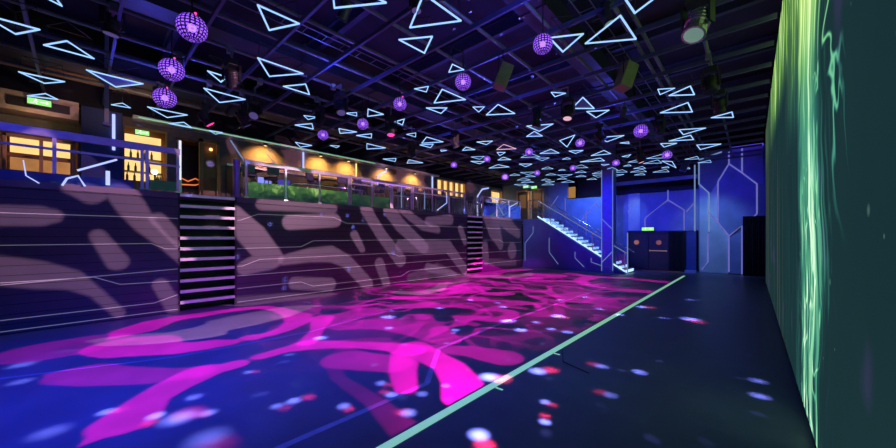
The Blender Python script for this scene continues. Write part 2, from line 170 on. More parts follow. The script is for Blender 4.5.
M['chrome'] = solid('brushed_steel', (.55, .55, .6), .25, .9)
M['white'] = solid('white_metal', (.75, .75, .8), .4, .2)
M['railband'] = solid('rail_band', (.5, .5, .58), .4, .25)
M['seatblue'] = solid('stool_vinyl', (.12, .1, .2), .4)
M['slab'] = solid('mezzanine_slab', (.1, .09, .1), .6)
M['curtain'] = solid('black_velvet', (.012, .012, .016), .9)
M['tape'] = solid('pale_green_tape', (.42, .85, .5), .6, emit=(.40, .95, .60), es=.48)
M['lavtape'] = solid('lavender_tape', (.26, .27, .36), .6, emit=(.4, .4, .9), es=.02)
M['parbody'] = solid('par_can_grey', (.07, .07, .09), .35, .3)
M['speaker'] = solid('speaker_olive', (.30, .30, .16), .6)  # olive base colour stands in for green screen light on the cabinets
M['grille'] = solid('speaker_grille', (.05, .05, .06), .7, var=.4, scale=60)
M['doorskin'] = solid('door_black', (.035, .03, .03), .5)
M['doorwood'] = solid('door_frame_wood', (.5, .3, .14), .5)
M['cushion'] = solid('cushion', (.3, .08, .06), .8)
M['neon'] = glow('neon_tube', (.32, .57, 1.0), 1.3)
M['neonpink'] = glow('neon_tube_pink', (1.0, .55, .85), .8)
M['trifill'] = solid('blue_acrylic', (.12, .25, .5), .35)
M['led'] = glow('led_blue_white', (.42, .50, 1.0), 1.3)
M['ledpanel'] = glow('led_lavender', (.24, .24, .85), .55)
M['ledpale'] = glow('led_pale', (.3, .45, .85), .5)
M['ledstair'] = glow('led_ice', (.42, .66, 1.0), 1.5)
M['purpledot'] = glow('led_violet', (.33, .11, 1.0), 1.5)
M['ballframe'] = glass('open_ball_frame', (.22, .18, .34), .05)
M['hotdot'] = glow('led_violet_hot', (.5, .28, 1.0), 7)
M['lens_magenta'] = glow('lens_magenta', (1.0, .05, .35), 1.6)
M['lens_lilac'] = glow('lens_lilac', (.35, .25, .9), .22)
M['lens_pink'] = glow('lens_pink', (1.0, .55, .7), .8)
M['lens_white'] = glow('lens_pale', (.45, .75, .65), .3)
M['lens_dark'] = solid('lens_glass', (.05, .06, .09), .1)
M['exitg'] = glow('exit_green', (.35, .95, .25), 1.1)
M['exitw'] = glow('exit_white', (.8, 1, .75), 1.4)
M['warmwin'] = glow('warm_window', (1.0, .62, .22), 1.25, .25, 2)
M['warmlow'] = glow('warm_window_low', (.85, .36, .12), .5, .5, 3)
M['amber'] = glow('amber', (1.0, .6, .2), 2.2)
M['neonred'] = glow('orange_neon', (1.0, .22, .06), .9)
M['tvblue'] = glow('tv_blue', (.2, .22, 1.0), 1.4, .5, 2)
M['cool_tube'] = glow('cool_tube', (.35, .75, .5), .8)
M['gleam'] = glow('bar_lamp', (1.0, .92, .8), 3)
for n_, c_ in (('bottle_amber', (.5, .2, .04)), ('bottle_green', (.05, .25, .08)), ('bottle_clear', (.5, .5, .5))):
    M[n_] = solid(n_, c_, .15)
M['glass'] = glass('balustrade_glass', (.75, .9, .8), .85)
M['stairglass'] = glass('stair_glass', (.75, .85, 1.0), .12)
M['winglass'] = glass('window_glass', (.9, .85, .8), .1)

# floor: dark satin vinyl, faint sheen and wear
m, N, L, P = new_mat('vinyl_floor')
tc = N.new('ShaderNodeTexCoord')
no = N.new('ShaderNodeTexNoise'); no.inputs['Scale'].default_value = 1.6; no.inputs['Detail'].default_value = 6
L.new(tc.outputs['Object'], no.inputs['Vector'])
r = N.new('ShaderNodeValToRGB'); r.color_ramp.elements[0].color = (.105, .115, .135, 1); r.color_ramp.elements[1].color = (.15, .155, .175, 1)
r.color_ramp.elements[0].position = .35; r.color_ramp.elements[1].position = .65
L.new(no.outputs['Fac'], r.inputs['Fac']); L.new(r.outputs['Color'], P.inputs['Base Color'])
mr = N.new('ShaderNodeMapRange'); mr.inputs['To Min'].default_value = .3; mr.inputs['To Max'].default_value = .48
L.new(no.outputs['Fac'], mr.inputs['Value']); L.new(mr.outputs['Result'], P.inputs['Roughness'])
P.inputs['Specular IOR Level'].default_value = .35
M['floor'] = m

# seating bank boards with horizontal joints
m, N, L, P = new_mat('board_front')
tc = N.new('ShaderNodeTexCoord'); sx = N.new('ShaderNodeSeparateXYZ'); L.new(tc.outputs['Object'], sx.inputs[0])
mu = N.new('ShaderNodeMath'); mu.operation = 'MULTIPLY'; mu.inputs[1].default_value = 1 / .17; L.new(sx.outputs['Z'], mu.inputs[0])
fr = N.new('ShaderNodeMath'); fr.operation = 'FRACT'; L.new(mu.outputs[0], fr.inputs[0])
cp = N.new('ShaderNodeMath'); cp.operation = 'LESS_THAN'; cp.inputs[1].default_value = .07; L.new(fr.outputs[0], cp.inputs[0])
no = N.new('ShaderNodeTexNoise'); no.inputs['Scale'].default_value = 3; L.new(tc.outputs['Object'], no.inputs['Vector'])
r = N.new('ShaderNodeValToRGB'); r.color_ramp.elements[0].color = (.05, .056, .08, 1); r.color_ramp.elements[1].color = (.068, .076, .10, 1)
L.new(no.outputs['Fac'], r.inputs['Fac'])
mx = N.new('ShaderNodeMix'); mx.data_type = 'RGBA'; mx.inputs['B'].default_value = (.015, .015, .018, 1)
L.new(cp.outputs[0], mx.inputs['Factor']); L.new(r.outputs['Color'], mx.inputs['A']); L.new(mx.outputs['Result'], P.inputs['Base Color'])
P.inputs['Roughness'].default_value = .5
M['board'] = m

# the big LED wall: dark teal field with a falling stream of green light and stars (a lit screen)
m, N, L, P = new_mat('led_screen_image'); N.remove(P)
def nd(t, **kw):
    n = N.new(t)
    for k, v in kw.items():
        if k in ('operation', 'interpolation_type', 'data_type', 'use_clamp', 'blend_type', 'feature', 'distance'): setattr(n, k, v)
    return n
def math_(op, a, b=None, clamp=False):
    n = N.new('ShaderNodeMath'); n.operation = op; n.use_clamp = clamp
    for i, v in enumerate((a, b)):
        if v is None: continue
        if isinstance(v, (int, float)): n.inputs[i].default_value = v
        else: L.new(v, n.inputs[i])
    return n.outputs[0]
def mrange(v, a, b, c, d, smooth=True):
    n = N.new('ShaderNodeMapRange'); n.interpolation_type = 'SMOOTHSTEP' if smooth else 'LINEAR'
    L.new(v, n.inputs['Value'])
    for k, x in zip(('From Min', 'From Max', 'To Min', 'To Max'), (a, b, c, d)): n.inputs[k].default_value = x
    return n.outputs['Result']
def noise2(y, z, sy, sz, off=0, detail=3, dist=0):
    c = N.new('ShaderNodeCombineXYZ')
    L.new(math_('MULTIPLY', y, sy), c.inputs[0]); L.new(math_('MULTIPLY', z, sz), c.inputs[1]); c.inputs[2].default_value = off
    n = N.new('ShaderNodeTexNoise'); n.inputs['Scale'].default_value = 1; n.inputs['Detail'].default_value = detail; n.inputs['Distortion'].default_value = dist
    L.new(c.outputs[0], n.inputs['Vector']); return n.outputs['Fac']
tc = N.new('ShaderNodeTexCoord'); sx = N.new('ShaderNodeSeparateXYZ'); L.new(tc.outputs['Object'], sx.inputs[0])
y, z = math_('ADD', sx.outputs['Y'], 5.0), sx.outputs['Z']
# y drifts with z so the stream leans and wavers
yd = math_('ADD', y, math_('MULTIPLY', math_('SUBTRACT', noise2(y, z, .25, .55, 3), .5), .9))
s1 = mrange(noise2(yd, z, 3.0, .28, 0, 4, .6), .50, .66, 0, 1)
s2 = mrange(noise2(yd, z, 7.0, .7, 7, 4, 1.0), .52, .68, 0, 1)
s3 = mrange(noise2(yd, z, 1.4, 1.6, 12, 5, 1.6), .50, .62, 0, 1)
upper = mrange(z, 2.7, 4.3, 0, 1)
core = math_('MULTIPLY', mrange(yd, 3.35, 3.95, 0, 1), mrange(yd, 4.5, 5.1, 1, 0))
wideU = math_('ADD', math_('MULTIPLY', mrange(yd, 3.2, 4.0, 0, 1), mrange(yd, 5.6, 7.2, 1, 0)), math_('MULTIPLY', math_('MULTIPLY', mrange(yd, 5.6, 7.2, 0, 1), mrange(yd, 11, 13, 1, .2)), mrange(z, 3.7, 4.7, 0, 1)))
wideL = math_('MULTIPLY', mrange(yd, 3.0, 3.7, 0, 1), mrange(yd, 4.6, 5.4, 1, .03))
wide = math_('ADD', math_('MULTIPLY', wideU, upper), math_('MULTIPLY', wideL, math_('SUBTRACT', 1.0, upper)))
# rippling light where the stream lands
cb_ = math_('ABSOLUTE', math_('SUBTRACT', noise2(yd, z, 3.2, 1.3, 77, 2, 1.0), .5))
rip = math_('MULTIPLY', mrange(cb_, 0, .05, .75, 0), math_('MULTIPLY', core, mrange(z, 1.7, 2.6, 1, 0)))
streak = math_('MULTIPLY', math_('ADD', math_('MULTIPLY', s1, .7), math_('MULTIPLY', s2, .5)), wide)
streak = math_('ADD', streak, math_('MULTIPLY', math_('MULTIPLY', core, math_('ADD', math_('MULTIPLY', s1, .85), .58)), mrange(z, .3, 2.5, .1, .95)))
streak = math_('ADD', streak, math_('MULTIPLY', math_('MULTIPLY', upper, wideU), .42))
streak = math_('ADD', streak, rip)
# wisps drifting off the near side of the stream
wb = math_('ABSOLUTE', math_('SUBTRACT', noise2(yd, z, 1.1, .75, 21, 2, 1.2), .5))
wisp = math_('MULTIPLY', mrange(wb, 0, .03, 1, 0), math_('MULTIPLY', mrange(yd, 2.6, 2.95, 0, 1), mrange(yd, 3.4, 3.9, 1, 0)))
wisp = math_('MULTIPLY', wisp, mrange(z, 1.6, 2.6, 0, .85))
streak = math_('ADD', streak, wisp)
cr = N.new('ShaderNodeValToRGB'); e = cr.color_ramp.elements
e[0].position = 0; e[0].color = (0, 0, 0, 1); e[1].position = 1; e[1].color = (.75, 1, .72, 1)
for p, c in ((.25, (.02, .12, .09)), (.5, (.08, .36, .2)), (.75, (.25, .72, .36))):
    q = e.new(p); q.color = (*c, 1)
L.new(math_('MULTIPLY', streak, .74, True), cr.inputs['Fac'])
cy = N.new('ShaderNodeValToRGB'); e = cy.color_ramp.elements
e[0].position = 0; e[0].color = (0, 0, 0, 1); e[1].position = 1; e[1].color = (.85, 1, .35, 1)
for p, c in ((.3, (.05, .12, .01)), (.6, (.28, .55, .03))):
    q = e.new(p); q.color = (*c, 1)
L.new(math_('MULTIPLY', streak, .82, True), cy.inputs['Fac'])
mixc = N.new('ShaderNodeMix'); mixc.data_type = 'RGBA'
L.new(mrange(z, 2.6, 4.0, 0, .85), mixc.inputs['Factor']); L.new(cr.outputs['Color'], mixc.inputs['A']); L.new(cy.outputs['Color'], mixc.inputs['B'])
# far part: thin coloured streaks, amber and rose
fs = math_('MULTIPLY', mrange(noise2(y, z, 2.2, .12, 31, 3), .52, .68, 0, 1), mrange(y, 6.5, 9, 0, .24))
fc = N.new('ShaderNodeValToRGB'); e = fc.color_ramp.elements
e[0].position = .35; e[0].color = (.20, .26, .02, 1); e[1].position = .65; e[1].color = (.4, .12, .06, 1)
L.new(noise2(y, z, 1.0, .3, 40, 2), fc.inputs['Fac'])
far = N.new('ShaderNodeMix'); far.data_type = 'RGBA'; L.new(fs, far.inputs['Factor']); far.inputs['A'].default_value = (0, 0, 0, 1); L.new(fc.outputs['Color'], far.inputs['B'])
# field
bg = N.new('ShaderNodeMix'); bg.data_type = 'RGBA'
bg.inputs['A'].default_value = (.007, .026, .032, 1); bg.inputs['B'].default_value = (.013, .040, .046, 1)
L.new(noise2(y, z, .8, .5, 50, 4), bg.inputs['Factor'])
# stars
def stars(sc_, off, thr, size):
    c = N.new('ShaderNodeCombineXYZ'); L.new(y, c.inputs[0]); L.new(z, c.inputs[1]); c.inputs[2].default_value = off
    v = N.new('ShaderNodeTexVoronoi'); v.inputs['Scale'].default_value = sc_; L.new(c.outputs[0], v.inputs['Vector'])
    s = N.new('ShaderNodeSeparateXYZ'); L.new(v.outputs['Color'], s.inputs[0])
    return math_('MULTIPLY', mrange(v.outputs['Distance'], size * .3, size, 1, 0), mrange(s.outputs['X'], thr, 1, 0, 1))
st = math_('ADD', math_('MULTIPLY', stars(7, 0, .72, .1), .35), stars(2.2, 5, .8, .09))
sc1 = N.new('ShaderNodeMix'); sc1.data_type = 'RGBA'; L.new(math_('MULTIPLY', st, .55, True), sc1.inputs['Factor'])
L.new(bg.outputs['Result'], sc1.inputs['A']); sc1.inputs['B'].default_value = (.35, .6, .5, 1)
# soft nebula blushes of blue and magenta
nb = N.new('ShaderNodeMix'); nb.data_type = 'RGBA'; nb.inputs['A'].default_value = (0, 0, 0, 1); nb.inputs['B'].default_value = (.022, .003, .05, 1)
L.new(mrange(noise2(y, z, 1.6, 1.1, 61, 2), .60, .75, 0, 1), nb.inputs['Factor'])
def add(a, b):
    n = N.new('ShaderNodeMix'); n.data_type = 'RGBA'; n.blend_type = 'ADD'; n.inputs['Factor'].default_value = 1
    L.new(a, n.inputs['A']); L.new(b, n.inputs['B']); return n.outputs['Result']
tot = add(add(add(sc1.outputs['Result'], mixc.outputs['Result']), far.outputs['Result']), nb.outputs['Result'])
em = N.new('ShaderNodeEmission'); em.inputs['Strength'].default_value = 1.0; L.new(tot, em.inputs['Color'])
L.new(em.outputs[0], N['Material Output'].inputs['Surface'])
M['screen'] = m

# ------------------------------------------------------------------ setting
structure(B().box(-14.2, 2.5, -5, 23, -.1, 0).build('floor', M['floor']))
structure(B().box(-14.2, 2.5, -5, 23, 6.7, 6.8).build('ceiling', M['deck']))
structure(B().box(.55, .7, -5, 23, 0, 6.7).build('wall_right', M['dark']))
structure(B().box(-14.2, 2.5, -5.1, -5, 0, 6.7).build('wall_behind', M['dark']))
XB = -13.0   # mezzanine back wall
ZM = 2.72    # mezzanine floor level
w = B()      # back wall of the mezzanine with openings (windows of the bar)
opens = [(-1.25, -.02, 3.2, 4.95), (.86, 1.78, 2.72, 4.85), (2.0, 2.98, 2.72, 4.75), (13.4, 15.9, 4.1, 4.95), (18.6, 20.0, 2.8, 4.9)]
yy = -5
for a, b, z0, z1 in opens:
    w.box(XB - .3, XB, yy, a, ZM, 5.08)
    if z0 > ZM + .01: w.box(XB - .3, XB, a, b, ZM, z0)
    w.box(XB - .3, XB, a, b, z1, 5.08)
    yy = b
w.box(XB - .3, XB, yy, 20.6, ZM, 5.08)
structure(w.build('wall_left', M['mauve']))
structure(B().box(XB - 1.2, XB, -5, 22, 5.08, 6.7).build('wall_left_upper', M['deck']))
structure(B().box(XB - 1.2, -9.76, -5, 16.9, ZM - .16, ZM - .01).build('floor_mezzanine', M['slab']))
structure(B().box(XB - 1.2, -8.65, 16.9, 20.0, ZM - .16, ZM - .01).build('floor_landing', M['slab']))
# alcoves behind the openings
ba = B().box(XB - 1.25, XB - 1.2, -5, 22, ZM, 5.08)
structure(ba.build('wall_alcove', M['wood']))
# end wall of the mezzanine, with two doors
structure(B().box(-14.2, -9.55, 20.0, 20.2, ZM, 6.7).build('wall_mezzanine_end', M['slate']))
# main back wall
w = B()
w.box(-9.55, -8.35, 20.0, 20.2, 0, 5.1)
w.box(-8.35, -4.95, 20.0, 20.2, 0, 4.05)
w.box(-4.95, -4.15, 20.0, 20.2, 0, 4.05)
w.box(-4.15, -1.9, 20.0, 20.2, 2.02, 4.05)
structure(w.build('wall_back', M['bluewall']))
structure(B().box(-8.35, -1.9, 21.6, 21.8, 3.9, 6.7).build('wall_back_upper', M['dark']))
structure(B().box(-8.35, -1.9, 20.0, 21.6, 4.0, 4.05).build('trim_1', M['navy']))
structure(B().box(-6.4, -1.95, 20.15, 20.3, 4.56, 4.74).build('trim_2', M['bluewall']))
structure(B().box(-1.9, .55, 20.0, 20.2, 0, 5.75).build('wall_panelled', M['slate']))
structure(B().box(-4.95, -4.4, 19.955, 20.0, 2.05, 4.02).build('trim_3', M['paleblue']))

# panelled wall pieces
pw = B().box(-1.86, -.80, 19.95, 20.0, .02, 5.3)
structure(pw.build('trim_4', M['paleblue']))
hexp = [(-.78, 5.0), (-.33, 4.57), (.16, 4.02), (.16, 2.71), (-.78, 1.75), (-1.17, 2.3), (-1.17, 4.26)]
structure(B().prism(hexp, 'y', 19.93, 20.0).build('trim_5', M['bluewall']))
structure(B().prism([(-.74, .05), (-.36, .05), (-.36, 1.95), (-.74, 1.7)], 'y', 19.93, 20.0).build('trim_6', M['bluewall']))
structure(B().prism([(-.74, 5.65), (-.74, 5.0), (-.33, 4.6), (.36, 3.95), (.36, 5.65)], 'y', 19.95, 20.0).build('trim_7', M['bluewall']))
structure(B().prism([(-1.85, 4.2), (-1.48, 3.7), (-1.2, 4.2), (-.8, 5.0), (-.8, 5.25), (-1.85, 5.3)], 'y', 19.94, 19.97).build('trim_8', M['slate']))

def led_line(pts, r, mat, label, group=None):
    o = B().tube(pts, r, 6).build('led_strip', mat)
    return tag(o, label, 'led strip', group)
nm = ['rising diagonally beside the landing', 'upright at the left end of the blue back wall']
BL = ['upright blue-violet LED line at the left end of the back wall', 'slanted blue-violet LED line beside the upper doors of the landing',
      'long slanted LED line on the back wall above the lit staircase', 'short LED line meeting the column at its right, above the stairs',
      'upright LED line on the wall behind the staircase handrail', 'short slanted LED line low beside the column on the staircase wall',
      'slanted pale LED line above the stair foot, right of the column', 'short LED line hooking down right of the column',
      'peaked LED line running over the blue wall above the double doors', 'LED line descending to the right end of the door block',
      'upright LED line dropping to the left of the exit sign', 'short slanted LED line beside the panelled wall edge']
for pts, lb in zip(BACKWALL_LINES, BL):
    led_line([(x, 19.975, zz) for x, zz in pts], .026, M['ledpanel'], lb)
PL = ['pale LED outline at the left edge of the panelled wall, bent inward', 'slanted pale LED line along the top left of the panelled wall',
      'left side of the big LED hexagon on the panelled wall', 'upper right edge line leaving the top of the big LED hexagon',
      'right side of the big LED hexagon below the ceiling light bar', 'LED lines forming the bottom point of the big hexagon and its stem',
      'slanted LED line running into the hexagon\'s lower left point', 'upright LED line left of the black curtain by the screen',
      'small bent LED outline low on the pale panel', 'upright LED edge line where the door wall meets the panelled wall']
for pts, lb in zip(PANEL_LINES, PL):
    led_line([(x, 19.93, zz) for x, zz in pts], .03, M['ledpale'] if lb.startswith(('pale', 'slanted pale', 'upright LED edge')) else M['ledpanel'], lb)
SL = ['leftmost bent LED branch on the navy staircase side wall', 'second bent LED branch on the navy staircase side wall',
      'third bent LED branch on the staircase side wall, near its middle', 'short LED branch on the staircase side wall next to the column']
STL = []
for pts, lb in zip(STAIRWALL_LINES, SL):
    STL.append((pts, lb))
tag(B().box(-.7, .36, 19.75, 19.9, 5.66, 5.74).build('light_bar', glow('violet_bar', (.12, .08, 1.0), 1.2)), 'violet light bar along the top of the panelled wall by the screen', 'light bar')

# column
structure(B().box(-5.29, -4.79, 16.7, 17.2, 0, 6.7).build('column', M['column']))
CLN = ['slanted LED line across the upper middle of the blue column', 'slanted LED line near the foot of the blue column',
       'thin LED line up the left edge of the blue column', 'thin LED line up the right edge of the blue column']
for pts, lb in zip(COLUMN_LINES, CLN):
    led_line([(x, 16.69, zz) for x, zz in pts], .018, M['ledpale'], lb)

# door block: two black doors, push bar, exit sign, curtain beside
structure(B().box(-4.15, -1.9, 20.9, 21.1, 0, 2.1).build('wall_vestibule', M['dark']))
structure(B().box(-4.95, -4.15, 19.2, 20.0, 0, .02).build('trim_9', M['dark']))
dr = empty('door', (-3.5, 19.8, 0), 'black double doors with round portholes under the green exit sign', 'door')
def loc_box(parent, name, mat, x0, x1, y0, y1, z0, z1, bevel=0):
    l = parent.location
    return B().box(x0-l.x, x1-l.x, y0-l.y, y1-l.y, z0-l.z, z1-l.z).build(name, mat, parent, bevel=bevel)
for i, (a, b) in enumerate(((-4.85, -3.98), (-3.95, -3.1))):
    lf = loc_box(dr, 'door_leaf', M['doorskin'], a, b, 19.8, 19.86, .03, 1.85, .01)
    c = (a + b) / 2 + (.02 if i else -.1)
    g = B().lathe([(.12, -.02), (.12, .02)], (c + 3.5, -.01, 1.42), 16, Matrix.Rotation(PI/2, 3, 'X')).build('porthole', solid('porthole_glow', (.3, .12, .05), .3, emit=(.8, .28, .1), es=.22 if i else .35), lf)  # glowing discs paint round light reflections onto the doors
hb = B().tube([(.45-.9+.05, -.07, 1.0), (.33, -.07, 1.0)], .025, 8)
hb.box(-.42, -.37, -.07, 0, .97, 1.03).box(.3, .35, -.07, 0, .97, 1.03)
o = hb.build('push_bar', solid('push_bar_gold', (.8, .6, .25), .3, .5, emit=(.9, .6, .25), es=.15), dr); o['label'] = 'golden push bar'  # faint gold glow painted into the bar, which is no lamp
fb = B().box(-1.45, -1.37, -.02, .08, 0, 1.98).box(.42, .5, -.02, .08, 0, 1.98).box(-1.45, .5, -.02, .08, 1.88, 1.98).box(-.47, -.45, -.02, .05, .03, 1.86)
fb.build('door_frame', M['black'], dr)
structure(B().box(-4.98, -2.4, 19.85, 20.0, 0, 2.02).build('wall_doors', M['doorskin']))
def exit_sign(loc, label, rot, wid=.42, hgt=.19):
    s = empty('exit_sign', loc, label, 'exit sign', 'green exit signs', rot)
    B().box(-wid/2-.015, wid/2+.015, -.03, .03, -.015, hgt+.015).build('housing', M['black'], s)
    B().box(-wid/2, wid/2, -.036, -.03, 0, hgt).build('face', M['exitg'], s)
    p = B()
    # white running figure and arrow
    x0 = -wid * .2
    p.lathe([(.018, -.002), (.018, .002)], (x0 + .02, -.039, hgt*.82), 10, Matrix.Rotation(PI/2, 3, 'X'))
    p.tube([(x0+.01, -.039, hgt*.7), (x0-.01, -.039, hgt*.42)], .014, 6)
    p.tube([(x0-.01, -.039, hgt*.42), (x0+.035, -.039, hgt*.3), (x0+.03, -.039, hgt*.1)], .009, 6)
    p.tube([(x0-.01, -.039, hgt*.42), (x0-.03, -.039, hgt*.25), (x0-.065, -.039, hgt*.2)], .009, 6)
    p.tube([(x0+.01, -.039, hgt*.68), (x0+.05, -.039, hgt*.52)], .007, 6)
    x1 = wid * .22
    p.tube([(x1-.07, -.039, hgt*.5), (x1+.06, -.039, hgt*.5)], .01, 6)
    p.tube([(x1+.02, -.039, hgt*.72), (x1+.065, -.039, hgt*.5), (x1+.02, -.039, hgt*.28)], .01, 6)
    p.build('pictogram', M['exitw'], s)
    return s
exit_sign((-4.0, 19.83, 2.03), 'green exit sign on top of the black double doors', 0, .55, .17)
cu = B()
n = 28
pts = [(-3.05 + .62*k/n, 19.74 + .05*math.sin(k*1.9)) for k in range(n+1)]
cu.prism(pts + [(x, y_+.03) for x, y_ in pts[::-1]], 'z', .02, 1.97)
tag(cu.build('curtain', M['curtain']), 'narrow black pleated curtain right of the double doors', 'curtain')
cu = B(); n = 44
pts = [(-.30 + .78*k/n, 19.35 + .07*math.sin(k*1.7) + .3*k/n) for k in range(n+1)]
cu.prism(pts + [(x, y_+.03) for x, y_ in pts[::-1]], 'z', .02, 2.6)
tag(cu.build('curtain', M['curtain']), 'tall black pleated curtain beside the far end of the screen', 'curtain')
tag(B().box(-2.38, -1.98, 19.90, 19.97, .05, 1.98).build('door', M['navy'], bevel=.01), 'narrow blue door between the curtain and the panelled wall', 'door')
tag(B().box(-2.4, -1.96, 19.55, 19.9, 0, .1).build('door_step', M['bluewall']), 'low blue step before the narrow blue door', 'step')
tag(B().box(-4.7, -2.5, 19.0, 19.75, .0, .012).build('door_mat', M['wood']), 'thin brownish door mat before the double doors', 'mat')

# big LED screen
sw = empty('led_screen', (.36, 5, 0), 'giant LED screen wall showing a glowing green waterfall of light', 'screen')
B().box(0, .16, -9, 11.4, .12, 5.45).build('display', M['screen'], sw)
B().box(.02, .17, -9, 11.4, 0, .12).build('plinth', M['black'], sw)

# floor tapes
tp = B().box(-2.24, -2.15, -2, 17.8, .001, .006)
o = tp.build('floor_tape', M['tape']); tag(o, 'long straight pale green tape line along the dark floor', 'floor tape')
for yy, xx in ((3.16, 'nearer one to the'), (4.66, 'farther one from the')):
    tag(B().box(-2.14, -2.05, yy-.012, yy+.012, .001, .006).build('tape_tick', M['tape']), 'short pale tick mark off the green tape line, the %s camera' % xx, 'tape tick', 'tape ticks')
tag(B().tube([(-2.12, 4.9, .008), (-1.9, 4.42, .008), (-1.5, 4.26, .008)], .006, 5).build('cable', M['black']), 'thin black cable curving on the floor right of the green tape', 'cable')
lt = B()
def strip(pts, wd):
    for (x0, y0), (x1, y1) in zip(pts, pts[1:]):
        d = Vector((x1-x0, y1-y0, 0)); n_ = Vector((-d.y, d.x, 0)).normalized() * wd / 2
        vs = [lt.bm.verts.new(Vector((x, y_, h)) + sgn * n_) for h in (.001, .005) for (x, y_, sgn) in ((x0, y0, 1), (x0, y0, -1), (x1, y1, -1), (x1, y1, 1))]
        for f in ((0,1,2,3), (7,6,5,4), (0,4,5,1), (1,5,6,2), (2,6,7,3), (3,7,4,0)): lt.bm.faces.new([vs[i] for i in f])
strip([(-2.85, -1), (-2.79, 2.71), (-3.51, 3.66), (-3.66, 5.59), (-3.66, 12.5)], .07)
tag(lt.build('floor_tape', M['lavtape']), 'jogged lavender tape line left of the green tape', 'floor tape')
lt = B(); strip([(-6.9, -1.2), (-6.05, .9), (-5.95, 1.6), (-5.86, 2.8), (-6.3, 5.3)], .035)
tag(lt.build('floor_tape', M['lavtape']), 'thin bluish tape line crossing the left of the floor', 'floor tape')

# ------------------------------------------------------------------ retractable seating bank with aisle steps
XF = -9.6
def bank(y0, y1, label, lines):
    t = empty('seating_bank', (XF, (y0+y1)/2, 0), label, 'seating bank', 'folded seating banks')
    oy = (y0+y1)/2
    B().box(-.16, 0, y0-oy, y1-oy, 0, 2.58).build('board_front', M['board'], t)
    B().box(-.2, .03, y0-oy, y1-oy, 2.58, 2.7).build('top_edge', M['bank'], t)
    for ln in lines:
        B().tube([(.004, a-oy, b) for a, b in ln], .0085, 4).build('white_line', M['inlay'], t)
    return t
bank(-4, 1.5, 'dark folded seating bank left of the near steps', [
    [(-4, 2.12), (1.5, 2.12)], [(-4, 1.55), (1.05, 1.56), (1.28, 1.44), (1.5, 1.43)], [(-4, .90), (.2, .91), (.57, .73), (1.5, .71)],
    [(-4, .85), (-.9, .87), (1.5, .98)], [(-4, .24), (1.1, .27), (1.5, .40)], [(-4, .05), (1.5, .07)]])
bank(2.66, 11.85, 'long dark folded seating bank between the two flights of steps', [
    [(2.68, 2.12), (2.76, 2.13), (3.16, 2.30), (5.3, 2.31), (5.75, 2.14), (11.8, 2.14)], [(2.68, 1.41), (4.29, 1.42), (4.65, 1.59), (11.8, 1.60)],
    [(2.68, .96), (2.79, .96), (3.2, 1.11), (7.5, 1.12), (7.9, 1.0), (11.8, 1.0)], [(2.68, .72), (11.8, .74)],
    [(2.68, .40), (4.29, .41), (4.65, .25), (8.0, .25), (8.4, .42), (11.8, .42)], [(2.68, .06), (11.8, .04)]])
bank(13.05, 16.8, 'short dark folded seating bank beside the navy staircase wall', [
    [(13.1, 2.13), (16.7, 2.13)], [(13.1, 1.55), (14.5, 1.55), (14.9, 1.4), (16.7, 1.4)], [(13.1, .95), (16.7, .95)], [(13.1, .4), (16.7, .4)]])
def steps(y0, y1, label, n=11):
    t = empty('aisle_steps', (XF, (y0+y1)/2, 0), label, 'steps', 'aisle steps in the seating bank')
    w_ = (y1-y0)/2
    B().box(-.55, -.42, -w_, w_, 0, 2.6).build('riser_back', M['bankback'], t)
    for s_ in (-1, 1): B().box(-.5, -.01, s_*(w_-.02)-.015, s_*(w_-.02)+.015, 0, 2.66).build('side_panel', M['dark'], t)
    for k in range(n):
        zz = .24 + (2.68-.24) * k / (n-1)
        tr = B().box(-.45, .01, -w_+.04, w_-.04, zz-.06, zz).build('tread', M['tread'], t)
        B().box(.011, .03, -w_+.04, w_-.04, zz-.062, zz+.004).build('nosing', M['nosing'], tr)
    return t
steps(1.5, 2.66, 'near flight of aisle steps with bright nosings in the seating front')
steps(11.85, 13.05, 'far flight of aisle steps with bright nosings by the corner')

# ------------------------------------------------------------------ lit staircase along the back
ST = empty('staircase', (-4.3, 17.5, 0), 'ice-blue LED lit staircase climbing left to the balcony behind the column', 'staircase')
NS = 16; run = (8.65-4.3)/NS; rise = ZM/NS
B().prism([(0, 0), (-4.35, ZM-.02), (-5.25, ZM-.02), (-5.25, 0)], 'y', -.7, -.6).build('side_wall', M['navy'], ST)
for k in range(NS):
    x1 = -run*k; z1 = rise*(k+1)
    tr = B().box(x1-run, x1, -.62, .75, z1-.05, z1).box(x1-.03, x1, -.62, .75, z1-rise, z1-.05).build('tread', M['tread'], ST)
    B().box(x1-.01, x1+.012, -.62, .75, z1-.12, z1+.004).build('led_nosing', M['ledstair'], tr)  # LED strip made tall so its glow paints the lit riser
B().tube([(0, -.70, .12), (-4.35, -.70, ZM+.10)], .035, 6).build('led_edge', M['ledstair'], ST)
for pts, lb in STL:
    B().tube([(x+4.3, -.71, zz) for x, zz in pts], .016, 6).build('led_branch', M['ledpale'], ST)
def slope(off, y_, r, mat, name):
    return B().tube([(.05, y_, off), (-4.35, y_, ZM+off), (-4.9, y_, ZM+off)], r, 8).build(name, mat, ST)
slope(1.0, -.66, .028, M['chrome'], 'handrail'); slope(.95, .74, .028, M['chrome'], 'handrail')
B().tube([(.05, -.66, .96), (-4.35, -.66, ZM+.96)], .022, 5).build('led_rail', M['ledpale'], ST)
for off in (.35, .55, .75):
    slope(off, -.66, .011, M['chrome'], 'rail_wire')
B().prism([(0, .2), (-4.35, ZM+.2), (-4.35, ZM+.93), (0, .93)], 'y', -.64, -.63).build('glass_panel', M['stairglass'], ST)
for k in range(7):
    xx = -.02 - k*.72; zz = max(0, ZM * min(1, -xx/4.35))
    B().tube([(xx, -.66, zz), (xx, -.66, zz+1.0)], .018, 6).build('post', M['chrome'], ST)
